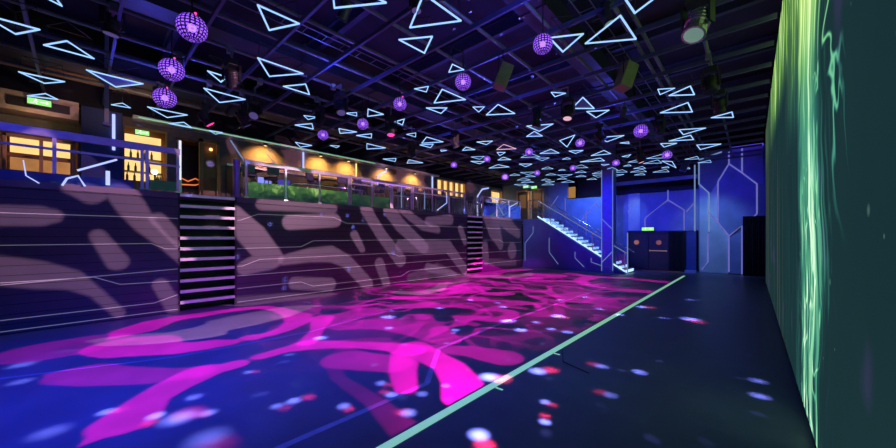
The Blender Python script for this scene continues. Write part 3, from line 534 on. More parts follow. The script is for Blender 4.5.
B().tube([(.09, -.66, 0), (.09, -.66, 1.9)], .025, 6).build('newel_light', M['ledpale'], ST)

# ------------------------------------------------------------------ mezzanine balustrade, section by section
def rail_section(y0, y1, label, posts, glassh, mids, bal=0, band=.10, mat='railband', topz=.98):
    oy = (y0+y1)/2
    t = empty('balustrade', (XF-.06, oy, ZM), label, 'railing', 'balustrades along the balcony edge')
    L0, L1 = y0-oy, y1-oy
    B().box(-.03, .03, L0, L1, topz-band, topz).build('top_rail', M[mat], t, bevel=.008)
    for mz in mids: B().box(-.015, .015, L0, L1, mz-.022, mz+.022).build('mid_rail', M[mat], t)
    for k in range(posts):
        yy = L0 + .04 + (L1-L0-.08) * k / (posts-1)
        p = B().box(-.025, .025, yy-.025, yy+.025, -.02, topz-band).build('post', M['white'], t)
        B().box(-.035, .035, yy-.05, yy+.05, -.02, .02).build('base_plate', M['chrome'], p)
    if glassh:
        for k in range(posts-1):
            a = L0 + .04 + (L1-L0-.08) * k / (posts-1) + .04; b = L0 + .04 + (L1-L0-.08) * (k+1) / (posts-1) - .04
            B().box(.02, .032, a, b, .0, glassh).build('glass_panel', M['glass'], t)
    if bal:
        for k in range(bal):
            yy = L0 + (L1-L0) * (k+.5) / bal
            B().tube([(0, yy, 0), (0, yy, topz-band)], .009, 5).build('baluster', M['chrome'], t)
    return t
lrs = rail_section(-4, .95, 'balustrade with thick blue-violet band at the far left of the balcony', 5, 0, [.62], band=.15)
B().box(-.05, .03, -2.4, 2.3, -.02, .16).build('guard_panel', M['navy'], lrs)
rail_section(.95, 1.55, 'short mauve banded balustrade by the near bar opening', 2, .22, [.58], band=.13)
rail_section(2.86, 5.9, 'balustrade with green mirrored glass right of the near steps', 4, .42, [], band=.11)
rail_section(5.9, 7.6, 'balustrade with upright bars past the green glass', 3, .38, [.72], bal=14, band=.08)
rail_section(7.6, 8.6, 'purple-lit short balustrade in the middle of the balcony', 2, 0, [.5], bal=8, band=.08)
rail_section(8.6, 11.8, 'balustrade with slim bars before the far steps', 4, 0, [.7], bal=26, band=.07)
rail_section(13.1, 16.7, 'balustrade past the far steps up to the corner', 4, .7, [.5], bal=20, band=.06)
M['ledviolet'] = glow('led_violet_strip', (.55, .25, 1.0), 1.1)
led_line([(XF+.0, 6.3, 3.58), (XF+.0, 8.55, 3.58)], .018, M['ledviolet'], 'violet LED strip along the top rail in the middle of the balcony')
led_line([(XF+.0, 8.02, 2.78), (XF+.0, 8.02, 3.55)], .018, M['ledpale'], 'pale upright LED post light in the middle of the balcony railing')
led_line([(XF+.0, 9.2, 2.8), (XF+.0, 9.2, 3.5)], .018, M['ledpale'], 'pale upright LED line on the railing before the far steps')
led_line([(XF+.0, 9.9, 2.8), (XF+.0, 10.5, 3.15), (XF+.0, 10.5, 3.5)], .016, M['led'], 'bent blue LED line on the railing before the far steps')
led_line([(XF+.0, 13.4, 3.42), (XF+.0, 14.3, 3.42), (XF+.0, 14.9, 2.85)], .02, M['ledpale'], 'bent pale LED line on the railing past the far steps')
led_line([(XF+.0, 15.5, 2.8), (XF+.0, 15.5, 3.3), (XF+.0, 16.3, 3.6)], .022, M['led'], 'bent bright LED line on the railing near the corner')
# gate posts at the head of the near steps
for yy, lb in ((2.70, 'chunky violet gate post at the head of the near steps'), (1.56, 'slim pale lit gate post left of the near steps')):
    gp = empty('gate_post', (XF-.14, yy, ZM-.01), lb, 'post')
    if yy > 2:
        B().lathe([(.11, 0), (.11, .03), (.075, .04), (.075, .86), (.09, .88), (.09, .96)], (0, 0, 0), 14).build('body', solid('violet_metal', (.4, .25, .6), .3, .5), gp)
        B().tube([(.05, .02, .1), (.05, .02, .8)], .02, 6).build('led_core', M['ledpanel'], gp)
    else:
        B().box(-.03, .03, -.03, .03, 0, 1.2).build('body', M['chrome'], gp)
        B().box(.03, .042, -.02, .02, .3, 1.2).build('led_face', glow('face_white', (.8, .85, 1), 1.1), gp)
# neon lines on the left balustrade guard
for pts, lb in (([(-.66, 3.06), (-.63, 2.79), (-.48, 2.67)], 'bent blue neon line at the far left of the balcony guard'),
                ([(-.21, 2.66), (-.15, 2.80), (-.01, 2.87), (.08, 2.68)], 'hooked blue neon line left of the slanted white one'),
                ([(-.02, 2.97), (.52, 3.27)], 'bright slanted white neon line on the balcony guard')):
    led_line([(XF+.06, a, b) for a, b in pts], .018 if 'white' in lb else .009, M['led'], lb)
tag(B().box(XF+.02, XF+.07, .36, .42, 2.74, 3.02).build('led_strip', M['led']), 'short upright white LED tube under the slanted neon line', 'led strip')
# rounded inner handrail behind the green glass
ih = empty('inner_handrail', (-10.1, 4.6, ZM), 'curved chrome inner handrail behind the green glass', 'handrail')
B().tube([(0, -.9, 0), (0, -.62, .4), (0, -.3, .56), (0, .1, .6), (0, 2.1, .6)], .025, 8).build('rail', M['chrome'], ih)
for yy in (-.3, .5, 1.3, 2.08): B().tube([(0, yy, 0), (0, yy, .58)], .02, 6).build('post', M['chrome'], ih)
for zz in (.2, .4): B().tube([(0, -.3, zz), (0, 2.08, zz)], .012, 6).build('cross_rail', M['chrome'], ih)

# ------------------------------------------------------------------ mezzanine back wall: bar openings, windows, lamps
def bar_window(y0, y1, z0, z1, label, panes):
    t = empty('bar_window', (XB, (y0+y1)/2, z0), label, 'window')
    h = z1-z0; w_ = (y1-y0)/2
    B().box(-.06, .03, -w_, w_, h-.06, h).box(-.06, .03, -w_, w_, 0, .05).box(-.06, .03, -w_, -w_+.05, 0, h).box(-.06, .03, w_-.05, w_, 0, h).build('window_frame', M['doorwood'], t)
    n = panes
    for k in range(n):
        a = -w_ + .06 + (2*w_-.12) * k / n; b = -w_ + .06 + (2*w_-.12) * (k+1) / n
        B().box(-.2, -.17, a+.03, b-.03, h*.55, h*.95).build('lit_pane', M['warmwin'], t)
        B().box(-.2, -.17, a+.03, b-.03, .05, h*.42).build('lower_pane', M['warmlow'], t)
        B().box(-.16, -.08, b-.03, b+.03, 0, h).build('mullion', M['doorwood'], t)
    B().box(-.16, -.1, -w_, w_, h*.44, h*.52).build('transom', M['wood'], t)
    return t
bar_window(-1.2, -.06, 3.25, 4.15, 'amber lit bar window with brown mullions at the far left', 2)
bw = tag(B().box(XB-.12, XB-.02, -1.24, -.03, 4.18, 4.6).build('header_panel', M['olive']), 'olive green header panel above the far left bar window', 'panel')
hd = tag(B().box(XB-.3, XB+.5, -1.4, 0, 4.62, 5.06).build('canopy', M['tan']), 'tan bulkhead carrying the exit sign over the far left window', 'canopy')
tag(B().box(XB+.5, XB+.53, -1.1, -.15, 4.72, 4.92).build('sign_board', M['black']), 'black board behind the exit sign on the tan bulkhead', 'board')
exit_sign((XB+.6, -.62, 4.79), 'green exit sign on the tan bulkhead at far left', PI/2, .36, .14)
# bar opening in the middle with bottles
bo = empty('bar_counter', (XB-.5, 1.32, ZM), 'yellow lit back bar with shelves in the near bar opening', 'bar')
B().box(-.55, -.45, -.44, .44, .3, 2.1).build('lit_back', M['warmwin'], bo)
B().box(-.4, .25, -.44, .44, 0, .62).build('counter', M['wood'], bo)
for zz in (.95, 1.35): B().box(-.44, -.1, -.44, .44, zz-.02, zz).build('shelf', M['dark'], bo)
for k in range(16):
    c = ('bottle_amber', 'bottle_green', 'bottle_clear')[k % 3]
    zz = (.62, .95, 1.35)[k % 3] if k < 12 else .62
    pos = (XB-.75 + (.35 if zz < .7 else 0), .94 + .052*k, ZM+zz)
    b = B().lathe([(.028, 0), (.03, .01), (.03, .15), (.012, .2), (.012, .26)], (0, 0, 0), 10).build('bottle', M[c], smooth=True)
    b.location = pos
    tag(b, 'small liquor bottle standing in the yellow lit back bar', 'bottle', 'bottles in the back bar')
exit_sign((XB+.05, 1.22, 4.62), 'green exit sign inside the yellow lit bar opening', PI/2, .3, .13)
lp = B().sphere((0, 0, 0), .08, 12, 8).build('bar_lamp', M['gleam'], smooth=True); lp.location = (XB-.05, 1.5, 3.62)
tag(lp, 'glaring white lamp low in the near bar opening', 'lamp')
tag(B().tube([(XB-.05, 1.5, ZM), (XB-.05, 1.5, 3.56)], .015, 6).build('lamp_stand', M['black']), 'thin black stand under the glaring bar lamp', 'stand')
# orange bay
ob = empty('bar_bay', (XB-.4, 2.5, ZM), 'dark bar bay with an orange neon scribble', 'bar')
B().box(-.4, -.3, -.48, .48, 0, 2.0).build('back_panel', M['dark'], ob)
B().tube([(-.27, -.4, .72), (-.27, -.3, .9), (-.27, -.1, .8), (-.27, .1, .92), (-.27, .3, .8), (-.27, .1, .7), (-.27, -.3, .68)], .02, 6).build('neon_scribble', M['neonred'], ob)
B().box(-.3, .2, -.48, .48, 0, .5).build('counter', M['wood'], ob)
dw = empty('doorway', (XB+.03, 2.86, ZM), 'warm timber doorway with amber lamp beside the orange bay', 'doorway')
B().box(-.05, .06, -.3, -.2, 0, 2.1).box(-.05, .06, .16, .24, 0, 2.1).box(-.05, .06, -.3, .24, 2.0, 2.1).build('door_frame', M['doorwood'], dw)
B().box(-.06, -.02, -.2, .16, 0, 2.0).build('door_leaf', M['wood'], dw)
B().sphere((.06, 0, 1.8), .05, 10, 6).build('amber_lamp', M['amber'], dw)
# pillar with LED
structure(B().box(XB, XB+.25, .04, .80, ZM, 5.08).build('pillar', M['navy']))
led_line([(XB+.28, .63, 4.04), (XB+.28, .63, 5.0)], .035, M['led'], 'bright upright LED tube on the dark balcony pillar')
led_line([(XB+.03, 3.42, 4.95), (XB+.03, 3.98, 4.1)], .022, M['ledpale'], 'thin slanted LED line on the plain mauve balcony wall')
led_line([(XB+.03, 5.89, 4.35), (XB+.03, 5.89, 5.06)], .03, M['led'], 'upright LED tube between the two nearest amber wall glows')
led_line([(XB+.03, 9.4, 4.15), (XB+.03, 9.4, 4.55), (XB+.03, 9.9, 4.85), (XB+.03, 9.9, 5.04)], .035, M['led'], 'kinked LED tube in the middle of the balcony wall')
led_line([(XB+.03, 13.02, 4.3), (XB+.03, 13.02, 5.06)], .04, M['led'], 'upright LED tube left of the far yellow windows')
led_line([(XB+.03, 17.1, 3.0), (XB+.03, 17.1, 4.3), (XB+.03, 17.6, 4.8), (XB+.03, 18.3, 4.95)], .04, M['led'], 'bent LED tube left of the far curtained window')
led_line([(XB+.03, 4.7, 4.9), (XB+.03, 4.55, 4.7), (XB+.03, 4.9, 4.35)], .012, M['ledpale'], 'thin bent LED line beside the nearest amber wall glow')
led_line([(XB+.03, 8.25, 4.35), (XB+.03, 8.25, 4.95)], .022, M['amber'], 'slim amber upright strip between wall glows')
# green edged cove along the wall head
cv = empty('cove_trim', (XB+.2, 8, 5.0), 'long pale green cove edge along the top of the balcony wall', 'cove')
B().box(-.2, .2, -7.0, 5.2, .0, .07).build('cove_board', M['white'], cv)
B().box(.2, .215, -6.9, 1.0, .01, .035).build('cove_light', M['cool_tube'], cv)
pools = [4.44, 6.5, 7.75, 9.75, 11.56]
for i, yy in enumerate(pools):
    dl = empty('downlight', (XB+.24, yy, 4.99), 'amber downlight over the balcony wall, %s' % LR[i], 'downlight', 'amber wall downlights')
    B().lathe([(.07, -.06), (.07, .02)], (0, 0, 0), 12).build('can', M['black'], dl)
    B().lathe([(.055, -.066), (.055, -.06)], (0, 0, 0), 12).build('lens', M['amber'], dl)
# far windows
wn = empty('window', (XB, 14.65, 4.1), 'yellow lit high windows near the far end of the balcony', 'window')
B().box(-.2, -.15, -1.2, 1.2, .05, .82).build('lit_pane', M['warmwin'], wn)
for k in range(6): B().box(-.14, .02, -1.25+.5*k-.04, -1.25+.5*k+.04, 0, .85).build('mullion', M['doorwood'], wn)
wn = empty('window', (XB, 19.3, 2.8), 'curtained warm window at the far end of the balcony', 'window')
for k in range(6): B().box(-.2, -.15, -.66+.22*k, -.66+.22*k+.12, .1, 2.0).build('lit_pane', M['warmwin'], wn)
B().box(-.14, .02, -.7, .7, 1.0, 1.12).box(-.14, .02, -.7, -.64, 0, 2.1).box(-.14, .02, .64, .7, 0, 2.1).build('window_frame', M['doorwood'], wn)
# doors in the end wall
for xx, lb in ((-11.35, 'left timber framed glass door on the far balcony landing'), (-10.3, 'right timber framed glass door on the far balcony landing')):
    d = empty('landing_door', (xx, 19.97, ZM), lb, 'door')
    B().box(-.46, -.38, -.04, .03, 0, 2.1).box(.38, .46, -.04, .03, 0, 2.1).box(-.46, .46, -.04, .03, 2.0, 2.1).build('door_frame', M['doorwood'], d)
    B().box(-.38, .38, -.01, .03, 0, 2.0).build('door_leaf', M['doorskin'], d)
    B().box(-.25, .25, -.02, -.01, .9, 1.8).build('door_glass', solid('door_glass_warm', (.1, .06, .04), .2, emit=(.6, .3, .12), es=.12), d)
exit_sign((-11.1, 19.93, 4.95), 'green exit sign left over the far landing doors', 0, .4, .17)
exit_sign((-10.5, 19.93, 4.85), 'green exit sign right over the far landing doors', 0, .4, .17)
tag(B().box(-8.35, -7.95, 20.22, 20.3, 4.06, 4.75).build('lit_poster', glow('poster_amber', (.7, .35, .1), .5)), 'small amber lit panel in the dark opening above the staircase', 'panel')

structure(B().box(XB, XB+.06, 3.3, 13.2, ZM, 4.08).build('wall_dado', M['dark']))  # dark panel added to stand in for the unlit lower wall
structure(B().box(XB, XB+.10, 3.3, 13.2, 4.08, 4.14).build('trim_10', M['chrome']))
# televisions, tables and stools
for yy, xx, lb in ((4.35, -12.6, 'left blue glowing television behind the balcony glass'), (5.0, -12.6, 'right blue glowing television behind the balcony glass')):
    tv = empty('television', (xx, yy, ZM), lb, 'television')
    B().box(-.03, .03, -.26, .26, .75, 1.08).build('cabinet', M['black'], tv)
    B().box(.03, .034, -.22, .22, .78, 1.05).build('screen', M['tvblue'] if yy < 4.6 else glow('tv_dim', (.12, .1, .7), .5), tv)
    B().box(-.03, .03, -.03, .03, .02, .76).box(-.15, .15, -.2, .2, 0, .025).build('stand', M['black'], tv)
def bar_stool(name='bar_stool'):
    t = empty(name, (0, 0, 0), None, 'stool', 'bar stools on the balcony')
    B().lathe([(.19, .72), (.2, .75), (.19, .8), (.05, .81)], (0, 0, 0), 16).build('seat', M['seatblue'], t)
    B().box(-.18, -.13, -.17, .17, .86, 1.08).build('backrest', M['seatblue'], t)
    for sx_, sy_ in ((1, 1), (1, -1), (-1, 1), (-1, -1)):
        B().tube([(.12*sx_, .12*sy_, .73), (.2*sx_, .2*sy_, 0)], .014, 6).build('leg', M['chrome'], t)
    B().tube([(.17, .17, .25), (.17, -.17, .25), (-.17, -.17, .25), (-.17, .17, .25), (.17, .17, .25)], .01, 6).build('footrest', M['chrome'], t)
    for sy_ in (-.12, .12): B().tube([(-.15, sy_, .78), (-.16, sy_, .9)], .01, 6).build('back_post', M['chrome'], t)
    return t
def copy_tree(o, parent=None):
    c = o.copy(); COL.objects.link(c)
    if parent: c.parent = parent
    for ch in list(o.children): copy_tree(ch, c)
    return c
proto = bar_stool()
spots = [(-10.7, 3.3), (-10.9, 3.95), (-10.7, 5.2), (-10.8, 6.2), (-10.6, 6.9), (-10.8, 7.9), (-10.6, 8.9), (-10.9, 9.7), (-10.7, 10.5), (-10.8, 11.4), (-10.7, 13.6), (-10.9, 14.4), (-10.7, 15.3), (-10.9, 16.2)]
for i, (x, y_) in enumerate(spots):
    o = proto if i == 0 else copy_tree(proto)
    o.location = (x, y_, ZM); o.rotation_euler.z = random.uniform(-.6, .6) + (PI if i % 2 else 0)
    o['label'] = 'chrome legged bar stool behind the balcony railing, %s' % LR[i]
def high_table(i, x, y_, lab):
    t = empty('bar_table', (x, y_, ZM), lab, 'table', 'high bar tables on the balcony')
    B().lathe([(.3, 1.0), (.31, 1.02), (.3, 1.04)], (0, 0, 0), 20).build('table_top', M['wood'], t)
    B().lathe([(.03, .02), (.03, 1.0)], (0, 0, 0), 10).build('pedestal', M['chrome'], t)
    B().lathe([(.22, 0), (.2, .02)], (0, 0, 0), 20).build('base', M['chrome'], t)
for i, yy in enumerate((3.6, 5.6, 7.4, 9.3, 10.95, 14.0, 15.8)):
    high_table(i, -11.4, yy, 'round high bar table behind the balcony railing, %s' % LR[i])

# ------------------------------------------------------------------ ceiling grid
ZP = 5.36; ZB = 5.28
pipes = [-.65, -1.45, -1.62, -2.62, -3.56, -4.56, -5.55, -6.5, -7.5, -8.5, -9.5, -10.5, -11.5]
for i, x in enumerate(pipes):
    o = B().tube([(0, -3.5, 0), (0, 19.9, 0)], .034, 8).build('ceiling_pipe', M['pipe'], smooth=True)
    o.location = (x, 0, ZP); tag(o, 'grey ceiling pipe running away from the camera, %s the screen wall' % ('nearest' if i == 0 else ORD[i] + ' from'), 'pipe', 'pipes running the length of the ceiling')
k = 0
yb = [-1.6 + 1.02*i for i in range(22)]
for i, yy in enumerate(yb):
    o = B().box(-12.95, .3, -.022, .022, -.04, .04).build('ceiling_beam', M['beam'])
    o.location = (0, yy, ZB); tag(o, 'slim blue cross beam under the ceiling, %s the camera' % ('nearest' if i == 0 else ORD[i] + ' from'), 'beam', 'cross beams of the ceiling grid')
# roof joists and ducts above the grid
for i in range(9):
    o = B().box(-12.95, .5, -.06, .06, -.02, .02).box(-12.95, .5, -.012, .012, -.3, 0).box(-12.95, .5, -.06, .06, -.32, -.28).build('roof_joist', M['joist'])
    o.location = (0, -1 + 2.5*i, 6.66); tag(o, 'dark roof joist above the lighting grid, %s the camera' % ('nearest' if i == 0 else ORD[i] + ' from'), 'joist', 'roof joists')
for i, (x0, x1, z0, z1, lb) in enumerate(((-11.6, -10.9, 5.5, 6.0, 'square duct above the balcony'), (-8.2, -7.7, 5.75, 6.15, 'square duct left of the middle of the ceiling'), (-3.2, -2.7, 5.8, 6.2, 'square duct right of the middle of the ceiling'))):
    o = B().box(x0, x1, -3, 19.5, z0, z1)
    for q in range(11): o.box(x0-.03, x1+.03, -2.5+2*q, -2.44+2*q, z0-.03, z1+.03)
    tag(o.build('air_duct', M['duct']), 'long dark ' + lb, 'duct')
tag(B().box(-11.95, -11.65, -2.5, 3.2, 5.42, 5.85).build('bulkhead', M['bulkhead']), 'brown lit bulkhead beam above the left balcony', 'bulkhead')
pp = empty('drop_pole', (-10.7, 0.42, 4.25), 'upright violet-lit drop pole hanging above the left balustrade', 'pole')
B().box(-.035, .035, -.035, .035, 0, 2.45).build('shaft', M['pipe'], pp)
B().box(-.07, .07, -.07, .07, .95, 1.1).build('clamp', M['black'], pp)
B().box(-.06, .06, -.06, .06, -.06, 0).build('end_cap', M['beam'], pp)
for i, (x, z_) in enumerate(((-6.0, 5.45), (-2.05, 5.5))):
    t = B()
    for s_ in (-.12, .12): t.tube([(x+s_, -3, z_), (x+s_, 19.5, z_)], .01, 5)
    for q in range(60): t.tube([(x-.12, -2.8+q*.37, z_), (x+.12, -2.8+q*.37, z_)], .006, 4)
    tag(t.build('cable_tray', M['pipe']), 'ladder cable tray running along the %s of the ceiling' % ('middle' if i == 0 else 'right side'), 'cable tray')

# ------------------------------------------------------------------ neon triangles
def region(u, y):
    if u < 235: return 'over the left balcony'
    if u < 400: return 'over the left half of the floor'
    if u < 480: return 'over the middle of the floor'
    if u < 530: return 'above the far end of the balcony'
    if u < 570: return 'above the lit staircase'
    if u < 610: return 'beside the blue column top'
    if u < 650: return 'above the double doors'
    return 'nearest the screen side'
def drange(d): return 'close' if d < 7.5 else 'mid-distance' if d < 10.5 else 'far' if d < 14 else 'farthest'
buckets = {}
CA, SA = math.cos(.7369), math.sin(.7369)
for i, t in enumerate(TRIS):
    cx = sum(p[0] for p in t[:3])/3; cy_ = sum(p[1] for p in t[:3])/3
    d = -cx*SA + cy_*CA
    buckets.setdefault((region(t[3], cy_), drange(d)), []).append((t[3], i, cx, cy_, d))
labels = {}
for (rg, dr_), L_ in buckets.items():
    L_.sort()
    for j, q in enumerate(L_):
        if len(L_) == 1: labels[q[1]] = 'only %s neon triangle %s' % (dr_, rg)
        else: labels[q[1]] = '%s neon triangle %s, %s' % (dr_, rg, LR[j] if j < len(L_)-1 else 'rightmost')
for i, t in enumerate(TRIS):
    P3 = [Vector((p[0], p[1], 0)) for p in t[:3]]
    c = sum(P3, Vector()) / 3
    q = [p - c for p in P3]
    size = max((q[a]-q[b]).length for a, b in ((0,1), (1,2), (2,0)))
    rr = .0085 if i >= 73 else .0135 if size > .45 else .0105
    pink = i == 49
    o = empty('neon_triangle', (c.x, c.y, 4.9), ('pinkish ' if pink else 'white-blue ') + labels[i], 'neon triangle', 'neon triangle frames under the ceiling')
    fr_ = B()
    for a, b in ((0, 1), (1, 2), (2, 0)):
        dd = (q[b]-q[a]).normalized() * rr * .3
        fr_.tube([q[a]-dd, q[b]+dd], rr, 6)
    fr_.build('tube_frame', M['neonpink'] if pink else M['neon'], o)
    if t[4]:
        B().prism([(p.x*.93, p.y*.93) for p in q], 'z', .006, .014).build('acrylic_panel', M['trifill'], o)
    cb = B()
    for p in q: cb.tube([p + Vector((0, 0, rr)), p*.9 + Vector((0, 0, .33))], .004, 4)
    cb.tube([q[0]*.9 + Vector((0, 0, .33)), q[1]*.9 + Vector((0, 0, .33)), q[2]*.9 + Vector((0, 0, .33)), q[0]*.9 + Vector((0, 0, .33))], .008, 4)
    cb.build('suspension_wires', M['black'], o)

# ------------------------------------------------------------------ violet LED balls
BLAB = ['big violet dotted LED ball at upper left, nearest of the balcony row', 'violet dotted LED ball just below the big one at upper left',
        'violet dotted LED ball lowest of the three over the balcony', 'violet dotted LED ball left of the middle, under a small triangle',
        'violet dotted LED ball near the middle of the ceiling', 'large violet dotted LED ball touching the tip of a triangle',
        'violet LED ball left of centre beside the small magenta lamp', 'violet LED ball lowest over the amber wall glows',
        'violet LED ball right of the column, above the double doors', 'violet LED ball right of the column, nearest the panelled wall',
        'violet LED ball left of the column, under a tilted triangle', 'small violet LED ball right above the blue column',
        'small violet LED ball over the middle far floor', 'small violet glowing ball second from left in the far row',
        'small violet glowing ball leftmost in the far row', 'small pinkish violet ball just left of the column top', 'small violet ball by the column, low in the far ceiling',
        'bright blue-violet glowing ball over the far end of the balcony']
for i, (x, y_, z_, r_) in enumerate(BALLS):
    o = empty('led_ball', (x, y_, z_), BLAB[i], 'light ball', 'violet LED balls')
    sh = B(); big = i < 9
    bmesh.ops.create_uvsphere(sh.bm, u_segments=20 if big else 14, v_segments=13 if big else 9, radius=r_)
    faces = list(sh.bm.faces)
    th = r_ * (.08 if big else .11)
    bmesh.ops.inset_individual(sh.bm, faces=faces, thickness=th, depth=.002, use_even_offset=False)
    for f in faces: f.material_index = 1
    so = sh.build('dotted_shell', M['ballframe'], o)
    so.data.materials.append(M['purpledot'])
    B().sphere((0, 0, 0), r_*(.30 if i < 9 else .42 if i != 17 else .62), 12, 8).build('light_core', M['hotdot'], o, smooth=True)
    B().tube([(0, 0, r_), (0, 0, 5.42-z_)], .012, 6).build('hanging_rod', M['black'], o)
    if i < 4: 
        q = B().sphere((.06, .03, r_+.01), .018, 8, 6).build('red_pilot_light', M['lens_magenta'], o)

# ------------------------------------------------------------------ stage lights and speakers
hl = {'magenta': 'magenta lensed', 'lilac': 'lilac lensed', 'green': 'big round greenish', 'dark': 'dark lensed', 'pink': 'pink lit', 'white': 'pale lensed'}
HL = ['magenta lensed moving head below the triangle at upper left', 'magenta lensed moving head by the third violet ball', 'magenta lensed moving head left of the middle of the ceiling',
      'lilac lensed moving head above the nearest amber wall glow', 'second lilac lensed moving head beside the balcony light row', 'lilac lensed moving head left of the small triangles in the middle',
      'big lilac finned moving head at the top edge, left of centre', 'big round greenish stage light at top right', 'dark green tinted stage light on the right ceiling pipe',
      'pink lit stage light left of a filled triangle', 'lilac stage light in the middle over a tiny triangle', 'yellowish dark stage light beside the rightmost triangle',
      'pink lit stage light right above the double doors', 'pale lensed stage light above the largest triangle', 'dark stage light over the area left of the column top',
      'dark stage light in the centre between triangles', 'lilac stage light by the drop pole at top left', 'lilac stage light low over the far balcony', 'dark stage light over the near amber glows', 'dark stage light right of the violet ball by the doors']
for i, ((x, y_), z_, kind) in enumerate(HEADS):
    S = 1.25 if kind == 'green' else .7 if kind == 'white' or i == 6 else 1.0
    t = empty('stage_light', (x, y_, z_), HL[i], 'stage light', 'stage lights on the grid')
    top = ZP - z_
    B().box(-.11*S, .11*S, -.08*S, .08*S, .22*S, .34*S).build('base', M['black'], t, bevel=.01)
    px_ = min(pipes, key=lambda p: abs(p - x)) - x
    B().tube([(0, 0, .33*S), (0, 0, top-.08), (px_, 0, top-.08)], .02, 6).box(px_-.045, px_+.045, -.05, .05, top-.1, top+.04).build('clamp', M['pipe'], t)
    yaw = Matrix.Rotation(random.uniform(0, 6.28), 3, 'Z')
    for s_ in (-1, 1): B().obox(yaw @ Vector((s_*.14*S, 0, .105*S)), (.03, .1*S, .31*S), yaw).build('yoke_arm', M['black'], t)
    R_ = yaw @ Matrix.Rotation(random.uniform(-.7, .7) + PI, 3, 'X')
    hdm = M['black'] if kind != 'green' else M['chrome']
    h = B().lathe([(.06*S, -.16*S), (.1*S, -.14*S), (.115*S, -.02*S), (.1*S, .1*S), (.118*S, .13*S), (.118*S, .17*S)], (0, 0, 0), 16, R_)
    for kk in range(4): h.lathe([(.122*S, -.12*S+kk*.045*S), (.122*S, -.105*S+kk*.045*S)], (0, 0, 0), 16, R_)
    h = h.build('head', hdm, t)
    lm = M['lens_' + kind] if 'lens_' + kind in M else M['lens_dark'] if kind == 'dark' else M['lens_white']
    B().lathe([(.1*S, .165*S), (.09*S, .178*S), (.03*S, .186*S)], (0, 0, 0), 16, R_).build('lens', lm, h)
nb_ = 0
parspots = [(p, y_) for p in pipes[1::2] for y_ in (.9, 2.9, 4.9, 7.4, 9.6, 12.2)]
random.seed(5); random.shuffle(parspots)
pars = []
for (x, y_) in parspots:
    y_ += random.uniform(-.5, .5)
    if any((x-h[0][0])**2 + (y_-h[0][1])**2 < .6 for h in HEADS) or any((x-q_[0])**2 + (y_-q_[1])**2 < .45 for q_ in BALLS) or any((x-q_[0][0])**2 + (y_-q_[0][1])**2 < .6 for q_ in SPEAKERS) or any((x-sum(p[0] for p in t_[:3])/3)**2 + (y_-sum(p[1] for p in t_[:3])/3)**2 < .45 for t_ in TRIS): continue
    pars.append((448 + 335*(x*CA + y_*SA)/max(.5, -x*SA + y_*CA), x, y_))
pars = sorted(pars)[:26]
def par_can():
    t = empty('par_can', (0, 0, 0), None, 'stage light', 'small par cans on the ceiling pipes')
    R_ = Matrix.Rotation(PI - .5, 3, 'X')
    h = B().lathe([(.05, -.14), (.075, -.1), (.08, .12), (.085, .13), (.085, .15)], (0, 0, -.22), 14, R_).build('can', M['parbody'], t)
    B().lathe([(.07, .14), (.06, .153)], (0, 0, -.22), 14, R_).build('lens', M['lens_dark'], h)
    B().tube([(-.095, 0, -.22), (-.095, 0, -.06), (.095, 0, -.06), (.095, 0, -.22)], .01, 5).build('yoke', M['black'], t)
    B().box(-.04, .04, -.03, .03, -.07, .045).build('clamp', M['pipe'], t)
    return t
pproto = par_can()
for i, (u_, x, y_) in enumerate(pars):
    o = pproto if i == 0 else copy_tree(pproto)
    o.location = (x, y_, ZP); o.rotation_euler.z = random.uniform(0, 6.28)
    o['label'] = 'small dark par can clamped under a ceiling pipe, %s in the photo' % LR[i]
SPL = ['olive tinted hanging loudspeaker below the largest triangle', 'tall narrow loudspeaker hanging in the middle of the ceiling', 'dark hanging loudspeaker near the panelled wall']
for i, ((x, y_), h_) in enumerate(SPEAKERS):
    t = empty('loudspeaker', (x, y_, 4.8), SPL[i], 'loudspeaker', 'hanging loudspeakers')
    px_ = min(pipes, key=lambda p: abs(p - x)) - x
    R_ = Matrix.Rotation((.9, .8, .2)[i], 3, 'Z') @ Matrix.Rotation(.35, 3, 'Y')
    B().obox((0, 0, 0), (.24, .26, h_), R_).build('cabinet', M['speaker'] if i < 2 else M['navy'], t, bevel=.015)
    B().obox(R_ @ Vector((.123, 0, 0)), (.01, .23, h_*.92), R_).build('grille', M['grille'] if i < 2 else M['paleblue'], t)
    B().tube([(0, -.15, 0), (0, -.15, h_*.5+.1), (0, .15, h_*.5+.1), (0, .15, 0)], .012, 6).build('bracket', M['black'], t)
    B().tube([(0, 0, h_*.5+.1), (0, 0, .50), (px_, 0, .50), (px_, 0, .58)], .018, 6).build('hanger', M['black'], t)

